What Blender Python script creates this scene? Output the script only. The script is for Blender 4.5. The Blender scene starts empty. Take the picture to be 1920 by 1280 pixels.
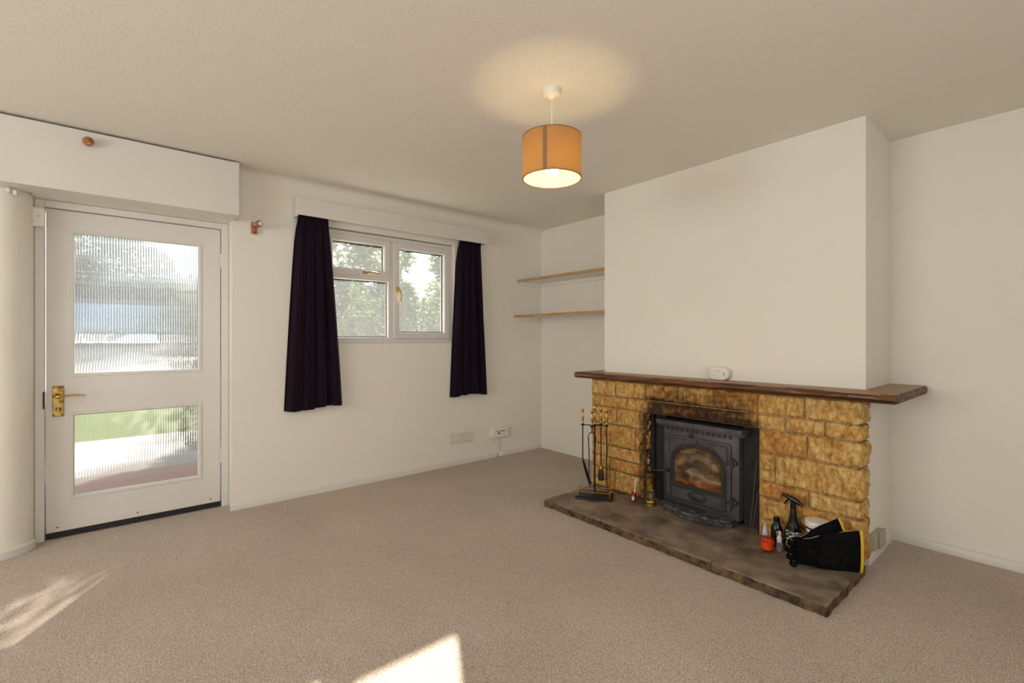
import bpy, bmesh, math, random
from mathutils import Vector, Matrix, noise, Euler
random.seed(7)
S = bpy.context.scene
COL = S.collection
PI = math.pi
WM = {}
CH, CEIL = 1.18, 2.34          # camera height, ceiling height

# ------------------------------------------------------------------ materials
def mat(name, c, rough=.6, metal=0., c2=None, ns=8., nd=4., stretch=None, bump=0., bs=60., bd=.004,
        sheen=0., sheen_tint=None, coat=0., emit=None, es=0., spec=.5, ramp=(.35, .65), bump2=None, trans=0., alpha=1.):
    m = bpy.data.materials.new(name); m.use_nodes = True
    nt = m.node_tree; N = nt.nodes; L = nt.links
    b = N['Principled BSDF']
    b.inputs['Base Color'].default_value = (*c, 1)
    b.inputs['Roughness'].default_value = rough
    b.inputs['Metallic'].default_value = metal
    b.inputs['Specular IOR Level'].default_value = spec
    b.inputs['Coat Weight'].default_value = coat
    b.inputs['Transmission Weight'].default_value = trans
    b.inputs['Alpha'].default_value = alpha
    if sheen:
        b.inputs['Sheen Weight'].default_value = sheen
        b.inputs['Sheen Roughness'].default_value = .4
        if sheen_tint: b.inputs['Sheen Tint'].default_value = (*sheen_tint, 1)
    if emit:
        b.inputs['Emission Color'].default_value = (*emit, 1); b.inputs['Emission Strength'].default_value = es
    tc = N.new('ShaderNodeTexCoord')
    def coord(st):
        if st is None: return tc.outputs['Object']
        mp = N.new('ShaderNodeMapping'); mp.inputs['Scale'].default_value = st
        L.new(tc.outputs['Object'], mp.inputs['Vector']); return mp.outputs['Vector']
    v = coord(stretch)
    if c2:
        n = N.new('ShaderNodeTexNoise'); n.inputs['Scale'].default_value = ns; n.inputs['Detail'].default_value = nd
        L.new(v, n.inputs['Vector'])
        r = N.new('ShaderNodeValToRGB'); r.color_ramp.elements[0].position = ramp[0]; r.color_ramp.elements[1].position = ramp[1]
        r.color_ramp.elements[0].color = (*c, 1); r.color_ramp.elements[1].color = (*c2, 1)
        L.new(n.outputs['Fac'], r.inputs['Fac']); L.new(r.outputs['Color'], b.inputs['Base Color'])
        m['ramp'] = r.name
    last = None
    for (st, sc, dist) in ([(bump, bs, bd)] if bump else []) + (bump2 or []):
        n = N.new('ShaderNodeTexNoise'); n.inputs['Scale'].default_value = sc; n.inputs['Detail'].default_value = 3
        L.new(v, n.inputs['Vector'])
        bp = N.new('ShaderNodeBump'); bp.inputs['Strength'].default_value = st; bp.inputs['Distance'].default_value = dist
        L.new(n.outputs['Fac'], bp.inputs['Height'])
        if last: L.new(last.outputs['Normal'], bp.inputs['Normal'])
        last = bp
    if last: L.new(last.outputs['Normal'], b.inputs['Normal'])
    return m

M = {}
M['wall'] = mat('wall_paint', (.80, .765, .69), .75, bump=.3, bs=55, bd=.003, bump2=[(.5, 2.2, .03)], c2=(.78, .745, .665), ns=1.5)
M['ceil'] = mat('ceiling_paint', (.79, .755, .68), .85, bump=.35, bs=75, bd=.005, bump2=[(.3, 14, .008)])
M['gloss'] = mat('white_gloss_paint', (.70, .67, .62), .35, bump=.15, bs=40, bd=.002, c2=(.68, .65, .60), ns=3)
M['pvc'] = mat('white_plastic_frame', (.68, .65, .62), .3)
M['plastic'] = mat('white_plastic', (.78, .74, .66), .4)
M['greyplastic'] = mat('grey_plastic', (.42, .38, .30), .5)
M['black'] = mat('black_paint', (.008, .008, .009), .5, c2=(.02, .02, .02), ns=14)
M['rubber'] = mat('black_rubber', (.012, .012, .013), .7, bump=.6, bs=150)
M['brass'] = mat('brass', (.62, .42, .12), .28, 1., c2=(.35, .2, .05), ns=22)
M['brassd'] = mat('old_brass', (.55, .36, .10), .38, 1., c2=(.18, .10, .03), ns=30)
M['iron'] = mat('black_iron', (.012, .012, .013), .42, .3)
M['stove'] = mat('stove_cast_iron', (.095, .083, .086), .5, .35, c2=(.06, .053, .055), ns=9, bump=.3, bs=180, bd=.001)
M['stoved'] = mat('stove_dark_iron', (.035, .033, .035), .45, .3, bump=.3, bs=180, bd=.001)
M['ash'] = mat('ash_dusted_iron', (.03, .03, .032), .7, .1, c2=(.16, .155, .15), ns=30, ramp=(.45, .75), bump=.5, bs=90)
M['soot'] = mat('sooted_brick', (.006, .006, .007), .8, c2=(.022, .021, .02), ns=12, bump=.8, bs=25, bd=.01)
M['pine'] = mat('pine_edge', (.52, .32, .14), .5, c2=(.38, .21, .08), ns=6, stretch=(8, 1, 8))
M['shelfw'] = mat('shelf_white_paint', (.80, .78, .72), .5)
M['amber'] = mat('varnished_amber_wood', (.42, .14, .02), .2, c2=(.20, .05, .01), ns=40, coat=.6)
M['hearth'] = mat('hearth_flagstone', (.30, .23, .17), .5, c2=(.11, .080, .058), ns=8, nd=10, ramp=(.36, .66), bump=.5, bs=28, bd=.006, bump2=[(.4, 120, .002)])
M['hearthedge'] = mat('hearth_rough_edge', (.17, .095, .035), .85, c2=(.03, .018, .01), ns=22, nd=8, bump=1., bs=60, bd=.01)
M['mortar'] = mat('mortar', (.42, .29, .13), .9, c2=(.28, .18, .08), ns=20, bump=.6, bs=90)
M['paving'] = mat('pale_paving', (.22, .20, .18), .8, c2=(.17, .15, .13), ns=4)
M['grass'] = mat('grass', (.13, .155, .06), .9, c2=(.17, .19, .08), ns=8)
M['brickstep'] = mat('brick_step', (.17, .10, .08), .8, c2=(.13, .075, .06), ns=20)
M['bark'] = mat('bark', (.07, .05, .035), .9)
M['white'] = mat('white_card', (.8, .8, .78), .5)
M['bulb'] = mat('bulb_glow', (1, .9, .7), .3, emit=(1, .78, .42), es=30)
M['redglass'] = mat('red_jar', (.30, .012, .01), .12, coat=.5)
M['blackpl'] = mat('black_gloss_plastic', (.004, .004, .007), .22, coat=.12)
M['bottle'] = mat('clear_bottle', (.28, .27, .28), .2, c2=(.15, .13, .13), ns=40)
M['lilac'] = mat('pale_lilac_plastic', (.50, .47, .52), .35)
M['suede'] = mat('black_suede', (.003, .003, .0035), .95, c2=(.008, .008, .008), ns=30, bump=.6, bs=90, bd=.003, spec=.06)
M['piping'] = mat('tan_piping', (.40, .24, .15), .7)
M['yellow'] = mat('yellow_trim', (.62, .40, .02), .6)
M['rod'] = mat('rusty_rod', (.13, .08, .05), .5, .5)
M['darkhole'] = mat('dark_hole', (.012, .010, .010), .8)
M['carglass'] = mat('car_glass', (.03, .04, .05), .1)
M['carpaint'] = mat('blue_car_paint', (.12, .19, .25), .25, .2, coat=.5)

def carpet_mat():
    m = bpy.data.materials.new('carpet'); m.use_nodes = True
    nt = m.node_tree; N = nt.nodes; L = nt.links; b = N['Principled BSDF']
    b.inputs['Roughness'].default_value = 1.; b.inputs['Specular IOR Level'].default_value = .1
    b.inputs['Sheen Weight'].default_value = .25; b.inputs['Sheen Roughness'].default_value = .5
    tc = N.new('ShaderNodeTexCoord')
    def nz(s, d=2., r=.6):
        n = N.new('ShaderNodeTexNoise'); n.inputs['Scale'].default_value = s; n.inputs['Detail'].default_value = d
        n.inputs['Roughness'].default_value = r
        L.new(tc.outputs['Object'], n.inputs['Vector']); return n
    a = nz(210, 3, .8); r = N.new('ShaderNodeValToRGB')
    e = r.color_ramp.elements
    e[0].position = .34; e[0].color = (.21, .150, .105, 1); e[1].position = .66; e[1].color = (.80, .68, .57, 1)
    k = e.new(.5); k.color = (.50, .40, .315, 1)
    L.new(a.outputs['Fac'], r.inputs['Fac'])
    big = nz(1.3, 4); r2 = N.new('ShaderNodeValToRGB')
    r2.color_ramp.elements[0].position = .3; r2.color_ramp.elements[0].color = (.86, .85, .84, 1)
    r2.color_ramp.elements[1].position = .7; r2.color_ramp.elements[1].color = (1.05, 1.05, 1.06, 1)
    L.new(big.outputs['Fac'], r2.inputs['Fac'])
    mx = N.new('ShaderNodeMix'); mx.data_type = 'RGBA'; mx.blend_type = 'MULTIPLY'; mx.inputs['Factor'].default_value = 1
    L.new(r.outputs['Color'], mx.inputs[6]); L.new(r2.outputs['Color'], mx.inputs[7])
    L.new(mx.outputs[2], b.inputs['Base Color'])
    bp = N.new('ShaderNodeBump'); bp.inputs['Strength'].default_value = .9; bp.inputs['Distance'].default_value = .008
    L.new(nz(130, 3, .7).outputs['Fac'], bp.inputs['Height'])
    bp2 = N.new('ShaderNodeBump'); bp2.inputs['Strength'].default_value = .12; bp2.inputs['Distance'].default_value = .03
    L.new(nz(22, 2).outputs['Fac'], bp2.inputs['Height']); L.new(bp.outputs['Normal'], bp2.inputs['Normal'])
    L.new(bp2.outputs['Normal'], b.inputs['Normal'])
    return m
M['carpet'] = carpet_mat()

def attr_mat(name, rough=.85):      # stone: colour carried per vertex, fine grain on top
    m = bpy.data.materials.new(name); m.use_nodes = True
    nt = m.node_tree; N = nt.nodes; L = nt.links; b = N['Principled BSDF']
    b.inputs['Roughness'].default_value = rough; b.inputs['Specular IOR Level'].default_value = .25
    at = N.new('ShaderNodeAttribute'); at.attribute_name = 'Col'
    tc = N.new('ShaderNodeTexCoord')
    n = N.new('ShaderNodeTexNoise'); n.inputs['Scale'].default_value = 34; n.inputs['Detail'].default_value = 7; n.inputs['Roughness'].default_value = .65
    mp = N.new('ShaderNodeMapping'); mp.inputs['Scale'].default_value = (1, 1.25, .62); L.new(tc.outputs['Object'], mp.inputs['Vector'])
    L.new(mp.outputs['Vector'], n.inputs['Vector'])
    r = N.new('ShaderNodeValToRGB'); r.color_ramp.elements[0].position = .3; r.color_ramp.elements[0].color = (.50, .34, .18, 1)
    r.color_ramp.elements[1].position = .60; r.color_ramp.elements[1].color = (1.12, 1.14, 1.15, 1)
    L.new(n.outputs['Fac'], r.inputs['Fac'])
    mx = N.new('ShaderNodeMix'); mx.data_type = 'RGBA'; mx.blend_type = 'MULTIPLY'; mx.inputs['Factor'].default_value = 1
    L.new(at.outputs['Color'], mx.inputs[6]); L.new(r.outputs['Color'], mx.inputs[7])
    L.new(mx.outputs[2], b.inputs['Base Color'])
    bp = N.new('ShaderNodeBump'); bp.inputs['Strength'].default_value = .6; bp.inputs['Distance'].default_value = .004
    L.new(n.outputs['Fac'], bp.inputs['Height']); L.new(bp.outputs['Normal'], b.inputs['Normal'])
    return m
M['stone'] = attr_mat('rock_faced_stone')

def wood_mat():
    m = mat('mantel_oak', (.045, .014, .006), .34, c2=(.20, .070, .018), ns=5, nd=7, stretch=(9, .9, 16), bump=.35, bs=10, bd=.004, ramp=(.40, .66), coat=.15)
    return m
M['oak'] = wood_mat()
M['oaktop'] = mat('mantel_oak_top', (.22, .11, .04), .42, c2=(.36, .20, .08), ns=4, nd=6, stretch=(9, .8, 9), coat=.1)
M['oakend'] = mat('mantel_end_grain', (.085, .05, .03), .7, c2=(.20, .13, .08), ns=9, nd=6, stretch=(1.2, 6, 6), bump=.5, bs=20)

def mixglass(name, parts):
    # parts: list of (shader type, colour, roughness/ior dict, weight)
    m = bpy.data.materials.new(name); m.use_nodes = True
    nt = m.node_tree; N = nt.nodes; L = nt.links
    N.remove(N['Principled BSDF']); out = N['Material Output']
    acc = None; tot = 0
    for (ty, c, kw, w) in parts:
        s = N.new(ty); s.inputs['Color'].default_value = (*c, 1)
        for k, val in kw.items(): s.inputs[k].default_value = val
        tot += w
        if acc is None: acc = s
        else:
            mx = N.new('ShaderNodeMixShader'); mx.inputs[0].default_value = w / tot
            L.new(acc.outputs[0], mx.inputs[1]); L.new(s.outputs[0], mx.inputs[2]); acc = mx
    L.new(acc.outputs[0], out.inputs['Surface'])
    return m
T, G, D, TL, RF = 'ShaderNodeBsdfTransparent', 'ShaderNodeBsdfGlossy', 'ShaderNodeBsdfDiffuse', 'ShaderNodeBsdfTranslucent', 'ShaderNodeBsdfRefraction'
M['glass'] = mixglass('window_glass', [(T, (.97, .99, .98), {}, .90), (G, (1, 1, 1), {'Roughness': .02}, .05), (TL, (.9, .93, .95), {}, .022)])
M['clearglass'] = mixglass('clear_glass', [(T, (.9, .95, .9), {}, .8), (G, (1, 1, 1), {'Roughness': .05}, .2)])
M['reeded'] = mixglass('reeded_glass', [(RF, (.80, .82, .81), {'Roughness': .03, 'IOR': 1.22}, .66), (T, (1, 1, 1), {}, .16),
                                        (TL, (.85, .87, .88), {}, .03), (G, (1, 1, 1), {'Roughness': .1}, .06)])
M['orangeglass'] = mixglass('red_glass', [(T, (1, .72, .58), {}, .82), (D, (.6, .03, .01), {}, .08), (G, (1, .8, .8), {'Roughness': .08}, .1)])
M['wax'] = mat('orange_wax', (.95, .17, .025), .5)
def shade_mat():
    m = mixglass('lamp_shade_fabric', [(D, (.55, .36, .17), {'Roughness': .5}, .5), (TL, (.62, .36, .08), {}, .5)])
    return m
M['shade'] = shade_mat()
M['shadein'] = mixglass('lamp_shade_liner', [(D, (.9, .84, .72), {}, .6), (TL, (.9, .75, .5), {}, .4)])
M['seam'] = mat('lamp_shade_seam', (.26, .14, .07), .7)
M['leaf'] = mixglass('leaf', [(D, (.05, .065, .025), {}, .6), (TL, (.06, .085, .02), {}, .35), (G, (.8, .8, .8), {'Roughness': .4}, .05)])
M['leafpale'] = mixglass('leaf_pale', [(D, (.095, .115, .05), {}, .6), (TL, (.11, .14, .04), {}, .34), (G, (.8, .8, .8), {'Roughness': .4}, .08)])

def curtain_mat():
    m = bpy.data.materials.new('curtain_chenille'); m.use_nodes = True
    nt = m.node_tree; N = nt.nodes; L = nt.links; b = N['Principled BSDF']
    tc = N.new('ShaderNodeTexCoord'); mp = N.new('ShaderNodeMapping'); mp.inputs['Scale'].default_value = (1, 1, .35)
    L.new(tc.outputs['Object'], mp.inputs['Vector'])
    n = N.new('ShaderNodeTexNoise'); n.inputs['Scale'].default_value = 260; n.inputs['Detail'].default_value = 4; n.inputs['Roughness'].default_value = .8
    L.new(mp.outputs['Vector'], n.inputs['Vector'])
    r = N.new('ShaderNodeValToRGB'); r.color_ramp.elements[0].position = .4; r.color_ramp.elements[0].color = (.004, .003, .009, 1)
    r.color_ramp.elements[1].position = .68; r.color_ramp.elements[1].color = (.024, .013, .023, 1)
    L.new(n.outputs['Fac'], r.inputs['Fac']); L.new(r.outputs['Color'], b.inputs['Base Color'])
    b.inputs['Roughness'].default_value = .9; b.inputs['Specular IOR Level'].default_value = .1
    b.inputs['Sheen Weight'].default_value = .18; b.inputs['Sheen Roughness'].default_value = .3
    b.inputs['Sheen Tint'].default_value = (.75, .30, .30, 1)
    bp = N.new('ShaderNodeBump'); bp.inputs['Strength'].default_value = .8; bp.inputs['Distance'].default_value = .004
    L.new(n.outputs['Fac'], bp.inputs['Height']); L.new(bp.outputs['Normal'], b.inputs['Normal'])
    return m
M['curtain'] = curtain_mat()

def stoveglass_mat():
    m = bpy.data.materials.new('sooty_stove_glass'); m.use_nodes = True
    nt = m.node_tree; N = nt.nodes; L = nt.links; b = N['Principled BSDF']
    tc = N.new('ShaderNodeTexCoord'); mp = N.new('ShaderNodeMapping'); mp.inputs['Scale'].default_value = (1, .7, 1.3)
    L.new(tc.outputs['Object'], mp.inputs['Vector'])
    n = N.new('ShaderNodeTexNoise'); n.inputs['Scale'].default_value = 13; n.inputs['Detail'].default_value = 7; n.inputs['Distortion'].default_value = .8
    L.new(mp.outputs['Vector'], n.inputs['Vector'])
    r = N.new('ShaderNodeValToRGB'); E = r.color_ramp.elements
    E[0].position = .33; E[0].color = (.030, .022, .012, 1); E[1].position = .74; E[1].color = (.30, .26, .20, 1)
    k = E.new(.47); k.color = (.085, .055, .025, 1); k = E.new(.6); k.color = (.17, .13, .085, 1)
    L.new(n.outputs['Fac'], r.inputs['Fac'])
    at = N.new('ShaderNodeAttribute'); at.attribute_name = 'Col'
    mx = N.new('ShaderNodeMix'); mx.data_type = 'RGBA'; mx.blend_type = 'MULTIPLY'; mx.inputs['Factor'].default_value = 1
    L.new(r.outputs['Color'], mx.inputs[6]); L.new(at.outputs['Color'], mx.inputs[7])
    L.new(mx.outputs[2], b.inputs['Base Color']); b.inputs['Roughness'].default_value = .25
    return m
M['stoveglass'] = stoveglass_mat()

def label_mat():
    m = mat('printed_label', (.012, .012, .02), .4, c2=(.62, .62, .60), ns=95, nd=1, stretch=(1, .6, 1.4), ramp=(.49, .53))
    return m
M['label'] = label_mat()

# ------------------------------------------------------------------ mesh helpers
class MB:
    def __init__(s): s.bm = bmesh.new()
    def box(s, x0, x1, y0, y1, z0, z1, m=None, bev=0):
        v = [s.bm.verts.new((x, y, z)) for x in (x0, x1) for y in (y0, y1) for z in (z0, z1)]
        fs = [s.bm.faces.new([v[i] for i in f]) for f in ((0, 1, 3, 2), (4, 6, 7, 5), (0, 4, 5, 1), (2, 3, 7, 6), (0, 2, 6, 4), (1, 5, 7, 3))]
        if bev:
            es = list({e for f in fs for e in f.edges})
            r = bmesh.ops.bevel(s.bm, geom=es, offset=bev, segments=2, profile=.5, affect='EDGES')
            v = list({w for f in r['faces'] for w in f.verts} | {w for w in v if w.is_valid})
        if m is not None: bmesh.ops.transform(s.bm, matrix=m, verts=[w for w in v if w.is_valid])
        return s
    def ring(s, c, ax, r, seg, ref=None, ry=None):
        ax = Vector(ax).normalized()
        ref = Vector(ref) if ref else (Vector((0, 0, 1)) if abs(ax.z) < .9 else Vector((1, 0, 0)))
        u = ref.cross(ax).normalized(); w = ax.cross(u)
        ry = r if ry is None else ry
        return [s.bm.verts.new(Vector(c) + u * (r * math.cos(2 * PI * i / seg)) + w * (ry * math.sin(2 * PI * i / seg))) for i in range(seg)]
    def bridge(s, a, b):
        n = len(a)
        for i in range(n): s.bm.faces.new((a[i], a[(i + 1) % n], b[(i + 1) % n], b[i]))
    def cap(s, a, flip=False): s.bm.faces.new(a[::-1] if flip else a)
    def cyl(s, p0, p1, r0, r1=None, seg=16, caps=True):
        r1 = r0 if r1 is None else r1; ax = Vector(p1) - Vector(p0)
        a = s.ring(p0, ax, r0, seg); b = s.ring(p1, ax, r1, seg); s.bridge(a, b)
        if caps: s.cap(a, True); s.cap(b)
        return s
    def lathe(s, c, prof, seg=24, ax=(0, 0, 1), caps=True):
        ax = Vector(ax).normalized(); rs = []
        for (r, h) in prof: rs.append(s.ring(Vector(c) + ax * h, ax, max(r, .0004), seg))
        for i in range(len(rs) - 1): s.bridge(rs[i], rs[i + 1])
        if caps: s.cap(rs[0], True); s.cap(rs[-1])
        return s
    def tube(s, pts, r, seg=10, rs=None):
        P = [Vector(p) for p in pts]; rg = []
        for i, p in enumerate(P):
            t = (P[min(i + 1, len(P) - 1)] - P[max(i - 1, 0)])
            rr = rs[i] if rs else r
            rg.append(s.ring(p, t, rr, seg, ref=(.12, .31, .94) if abs(t.normalized().z) < .9 else (1, .2, 0)))
        for i in range(len(rg) - 1): s.bridge(rg[i], rg[i + 1])
        s.cap(rg[0], True); s.cap(rg[-1]); return s
    def ball(s, c, r, seg=14, sz=1.):
        prof = [(r * math.sin(PI * i / 8), -r * sz * math.cos(PI * i / 8)) for i in range(9)]
        return s.lathe(c, prof, seg)
    def prism(s, pts, axis, a, b):
        # pts 2D polygon extruded along axis 'x','y','z' from a to b
        def P(p, h): return {'x': (h, p[0], p[1]), 'y': (p[0], h, p[1]), 'z': (p[0], p[1], h)}[axis]
        A = [s.bm.verts.new(P(p, a)) for p in pts]; B = [s.bm.verts.new(P(p, b)) for p in pts]
        s.bridge(A, B); s.cap(A, True); s.cap(B); return s
    def plate(s, outer, inner, x0, x1):
        # ring plate in the YZ plane between x0 (front) and x1
        n = len(outer); f = lambda L, x: [s.bm.verts.new((x, p[0], p[1])) for p in L]
        o0, i0, o1, i1 = f(outer, x0), f(inner, x0), f(outer, x1), f(inner, x1)
        s.bridge(o0, i0); s.bridge(i1, o1); s.bridge(o1, o0); s.bridge(i0, i1); return s
    def build(s, name, m, parent=None, local=False, smooth=None, bevel=0, subsurf=0, angle=35, mats=None):
        bmesh.ops.remove_doubles(s.bm, verts=s.bm.verts, dist=1e-6)
        bmesh.ops.recalc_face_normals(s.bm, faces=s.bm.faces)
        me = bpy.data.meshes.new(name); s.bm.to_mesh(me); s.bm.free()
        o = bpy.data.objects.new(name, me); COL.objects.link(o)
        for q in (mats or [m]): me.materials.append(q)
        if parent is not None:
            o.parent = parent
            if not local: me.transform(WM[parent.name].inverted())
            WM[o.name] = WM[parent.name].copy()
        elif not local:
            xs = [v.co for v in me.vertices]
            c = Vector(((min(v.x for v in xs) + max(v.x for v in xs)) / 2, (min(v.y for v in xs) + max(v.y for v in xs)) / 2, min(v.z for v in xs)))
            me.transform(Matrix.Translation(-c)); o.location = c; WM[o.name] = Matrix.Translation(c)
        else: WM[o.name] = Matrix()
        if smooth is not False:
            for p in me.polygons: p.use_smooth = True
            me.set_sharp_from_angle(angle=math.radians(angle))
        if bevel:
            b = o.modifiers.new('bevel', 'BEVEL'); b.width = bevel; b.segments = 2; b.limit_method = 'ANGLE'
        if subsurf:
            b = o.modifiers.new('sub', 'SUBSURF'); b.levels = subsurf; b.render_levels = subsurf
        return o

def B(name, m, *boxes, parent=None, bev=0, **k):
    q = MB()
    for b in boxes: q.box(*b)
    return q.build(name, m, parent, bevel=bev, **k)
def tag(o, label=None, cat=None, group=None, kind=None):
    if label: o['label'] = label
    if cat: o['category'] = cat
    if group: o['group'] = group
    if kind: o['kind'] = kind
    return o
def struct(o, label, cat): return tag(o, label, cat, kind='structure')
def thing(name, label, cat, loc=(0, 0, 0), rz=0., group=None, kind=None):
    o = bpy.data.objects.new(name, None); COL.objects.link(o); o.empty_display_size = .05
    o.location = loc; o.rotation_euler = (0, 0, rz)
    WM[o.name] = Matrix.Translation(Vector(loc)) @ Matrix.Rotation(rz, 4, 'Z')
    return tag(o, label, cat, group, kind)
def fb(p, s=1.): return noise.noise(Vector(p) * s)

# ------------------------------------------------------------------ room shell
XR, YB, XL, YR = 3.49, 3.70, -2.9, -1.5
W0, W1 = YB, YB + .24
struct(B('floor', M['carpet'], (XL - .2, XR + .2, YR - .2, YB + .16, -.12, 0)), 'beige flecked carpet covering the whole floor', 'floor')
struct(B('ceiling', M['ceil'], (XL - .2, XR + .2, YR - .2, YB + .28, CEIL, CEIL + .15)), 'off white textured plaster ceiling', 'ceiling')
WX0, WX1, WZ0, WZ1 = 1.19, 2.384, 1.135, 2.045      # front window opening
DX0, DX1 = -.385, .583                                # door recess
q = MB()
q.box(DX1, WX0, W0, W1, 0, CEIL); q.box(WX1, XR + .2, W0, W1, 0, CEIL)
q.box(WX0, WX1, W0, W1, 0, WZ0); q.box(WX0, WX1, W0, W1, WZ1, CEIL)
q.box(DX0, DX1, W0, W1, 1.985, CEIL)
struct(q.build('wall_back', M['wall'], smooth=False), 'cream painted wall holding the curtained window', 'wall')
# left of the door the wall turns into the recess with a soft rounded corner
prof = [(XL - .2, W1), (XL - .2, 3.66)]
for i in range(9):
    a = i / 8 * PI / 2
    prof.append((-.385 - .13 + .13 * math.sin(a), 3.66 + .13 - .13 * math.cos(a)))
prof.append((-.385, W1))
struct(MB().prism(prof, 'z', 0, CEIL).build('wall_front_left', M['wall'], angle=50), 'cream wall with rounded corner left of the glazed door', 'wall')
struct(B('wall_right', M['wall'], (XR, XR + .2, YR - .2, YB, 0, CEIL)), 'cream painted wall behind the chimney breast and shelves', 'wall')
LW = (.5, 2.7, .85, 2.05)
q = MB(); q.box(XL - .2, XL, YR - .2, LW[0], 0, CEIL); q.box(XL - .2, XL, LW[1], 3.66, 0, CEIL)
q.box(XL - .2, XL, LW[0], LW[1], 0, LW[2]); q.box(XL - .2, XL, LW[0], LW[1], LW[3], CEIL)
struct(q.build('wall_left', M['wall'], smooth=False), 'cream painted left wall with an added opening for fill light', 'wall')
RW = (-.9, 1.4, .6, 2.1)
q = MB(); q.box(XL, RW[0], YR - .2, YR, 0, CEIL); q.box(RW[1], XR, YR - .2, YR, 0, CEIL)
q.box(RW[0], RW[1], YR - .2, YR, 0, RW[2]); q.box(RW[0], RW[1], YR - .2, YR, RW[3], CEIL)
struct(q.build('wall_rear', M['wall'], smooth=False), 'cream painted rear wall with a wide added opening for fill light', 'wall')
# chimney breast, hollow at the fireplace opening
BX, BY0, BY1 = 2.98, .70, 2.42
OY0, OY1, OZ = 1.17, 1.93, .66
q = MB()
q.box(BX, XR - .001, BY0, OY0, 0, CEIL); q.box(BX, XR - .001, OY1, BY1, 0, CEIL); q.box(BX, XR - .001, OY0, OY1, OZ + .04, CEIL)
struct(q.build('wall_chimney_breast', M['wall'], smooth=False), 'cream painted chimney breast above the stone fireplace', 'wall')

# skirting
def skirt(name, x0, y0, x1, y1, nx, ny, lab, h=.05, t=.016):
    q = MB(); pr = [(0, 0), (t, 0), (t, h - .012), (t - .004, h - .004), (t - .010, h), (0, h)]
    n = max(2, int(math.hypot(x1 - x0, y1 - y0) / .12)); prev = None
    for i in range(n + 1):
        f = i / n; x = x0 + (x1 - x0) * f; y = y0 + (y1 - y0) * f; w = .002 * fb((x * 3, y * 3, 1))
        cur = [q.bm.verts.new((x + nx * (p[0] + w * (p[0] > 0)), y + ny * (p[0] + w * (p[0] > 0)), p[1] + (w if p[1] > 0 else 0))) for p in pr]
        if prev: q.bridge(prev, cur)
        else: q.cap(cur)
        prev = cur
    q.cap(prev, True)
    return struct(q.build(name, M['gloss'], angle=50), lab, 'skirting board')
skirt('baseboard_back', DX1 - .012, W0, 2.87, W0, 0, -1, 'white skirting board under the curtained window')
skirt('baseboard_back_corner', 2.96, W0, XR, W0, 0, -1, 'short white skirting board from the socket cable to the alcove corner')
skirt('baseboard_right', XR, BY0 - .002, XR, YR, -1, 0, 'white skirting board along the right alcove wall')
skirt('baseboard_chimney', BX + .002, BY0, XR - .018, BY0, 0, -1, 'white skirting board on the right side of the chimney breast')
q = MB()
P = [(XL, 3.66)] + [(-.385 - .13 + .13 * math.sin(a), 3.66 + .13 - .13 * math.cos(a)) for a in [i / 8 * PI / 2 for i in range(8)]]
prev = None
for i, p in enumerate(P):
    a = max(0, (i - 1)) / 8 * PI / 2; nx, ny = math.sin(a), -math.cos(a)
    cur = [q.bm.verts.new((p[0] + nx * d, p[1] + ny * d, h)) for d, h in ((0, 0), (.016, 0), (.016, .04), (.008, .05), (0, .05))]
    if prev: q.bridge(prev, cur)
    else: q.cap(cur)
    prev = cur
q.cap(prev, True)
struct(q.build('baseboard_left', M['gloss']), 'white skirting board curving into the door recess', 'skirting board')
# cove between wall and ceiling above the window
pr = [(W0, CEIL)] + [(W0 - .07 + .07 * math.cos(a), CEIL - .07 + .07 * math.sin(a)) for a in [i / 6 * PI / 2 for i in range(7)]]
q = MB(); q.prism(pr, 'x', .60, XR)
struct(q.build('trim_1', M['wall'], angle=60), 'soft plaster curve where wall meets ceiling above the window', 'cove')

# boxed beam over the door
bx = thing('trim_2', 'white boxed panel running below the ceiling above the glazed door', 'boxing', (-.5, 3.6, 1.982), kind='structure')
B('face_board', M['gloss'], (XL + .01, .594, 3.505, 3.523, 1.982, 2.327), parent=bx, bev=.002)
B('soffit_board', M['gloss'], (XL + .01, .590, 3.5235, 3.695, 1.984, 2.0), (-.38, .575, 3.695, 3.825, 1.986, 2.0), parent=bx, bev=.001)
B('end_board', M['gloss'], (.575, .593, 3.5235, 3.699, 2.001, 2.327), parent=bx)

# ------------------------------------------------------------------ door
DY = 3.85
fr = thing('trim_3', 'white wooden frame around the glazed door', 'door frame', (.1, 3.86, 0), kind='structure')
B('jamb', M['gloss'], (-.384, -.343, 3.825, 3.93, 0, 1.984), parent=fr, bev=.003)
B('jamb', M['gloss'], (.539, .582, 3.825, 3.93, 0, 1.984), parent=fr, bev=.003)
B('head', M['gloss'], (-.343, .539, 3.825, 3.93, 1.944, 1.984), parent=fr, bev=.003)
dr = thing('door_1', 'white wooden door with two ribbed glass panes and a brass handle', 'door', (.1, DY, .02), kind='structure')
x0, x1 = -.339, .535; gx0, gx1 = -.227, .413
UZ0, UZ1, LZ0, LZ1 = .96, 1.82, .228, .727
d0, d1 = DY, DY + .044
B('door_leaf', M['gloss'], (x0, gx0, d0, d1, .036, 1.940), (gx1, x1, d0, d1, .036, 1.940), (gx0, gx1, d0, d1, UZ1, 1.940),
  (gx0, gx1, d0, d1, LZ1, UZ0), (gx0, gx1, d0, d1, .036, LZ0), parent=dr, smooth=False)
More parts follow.
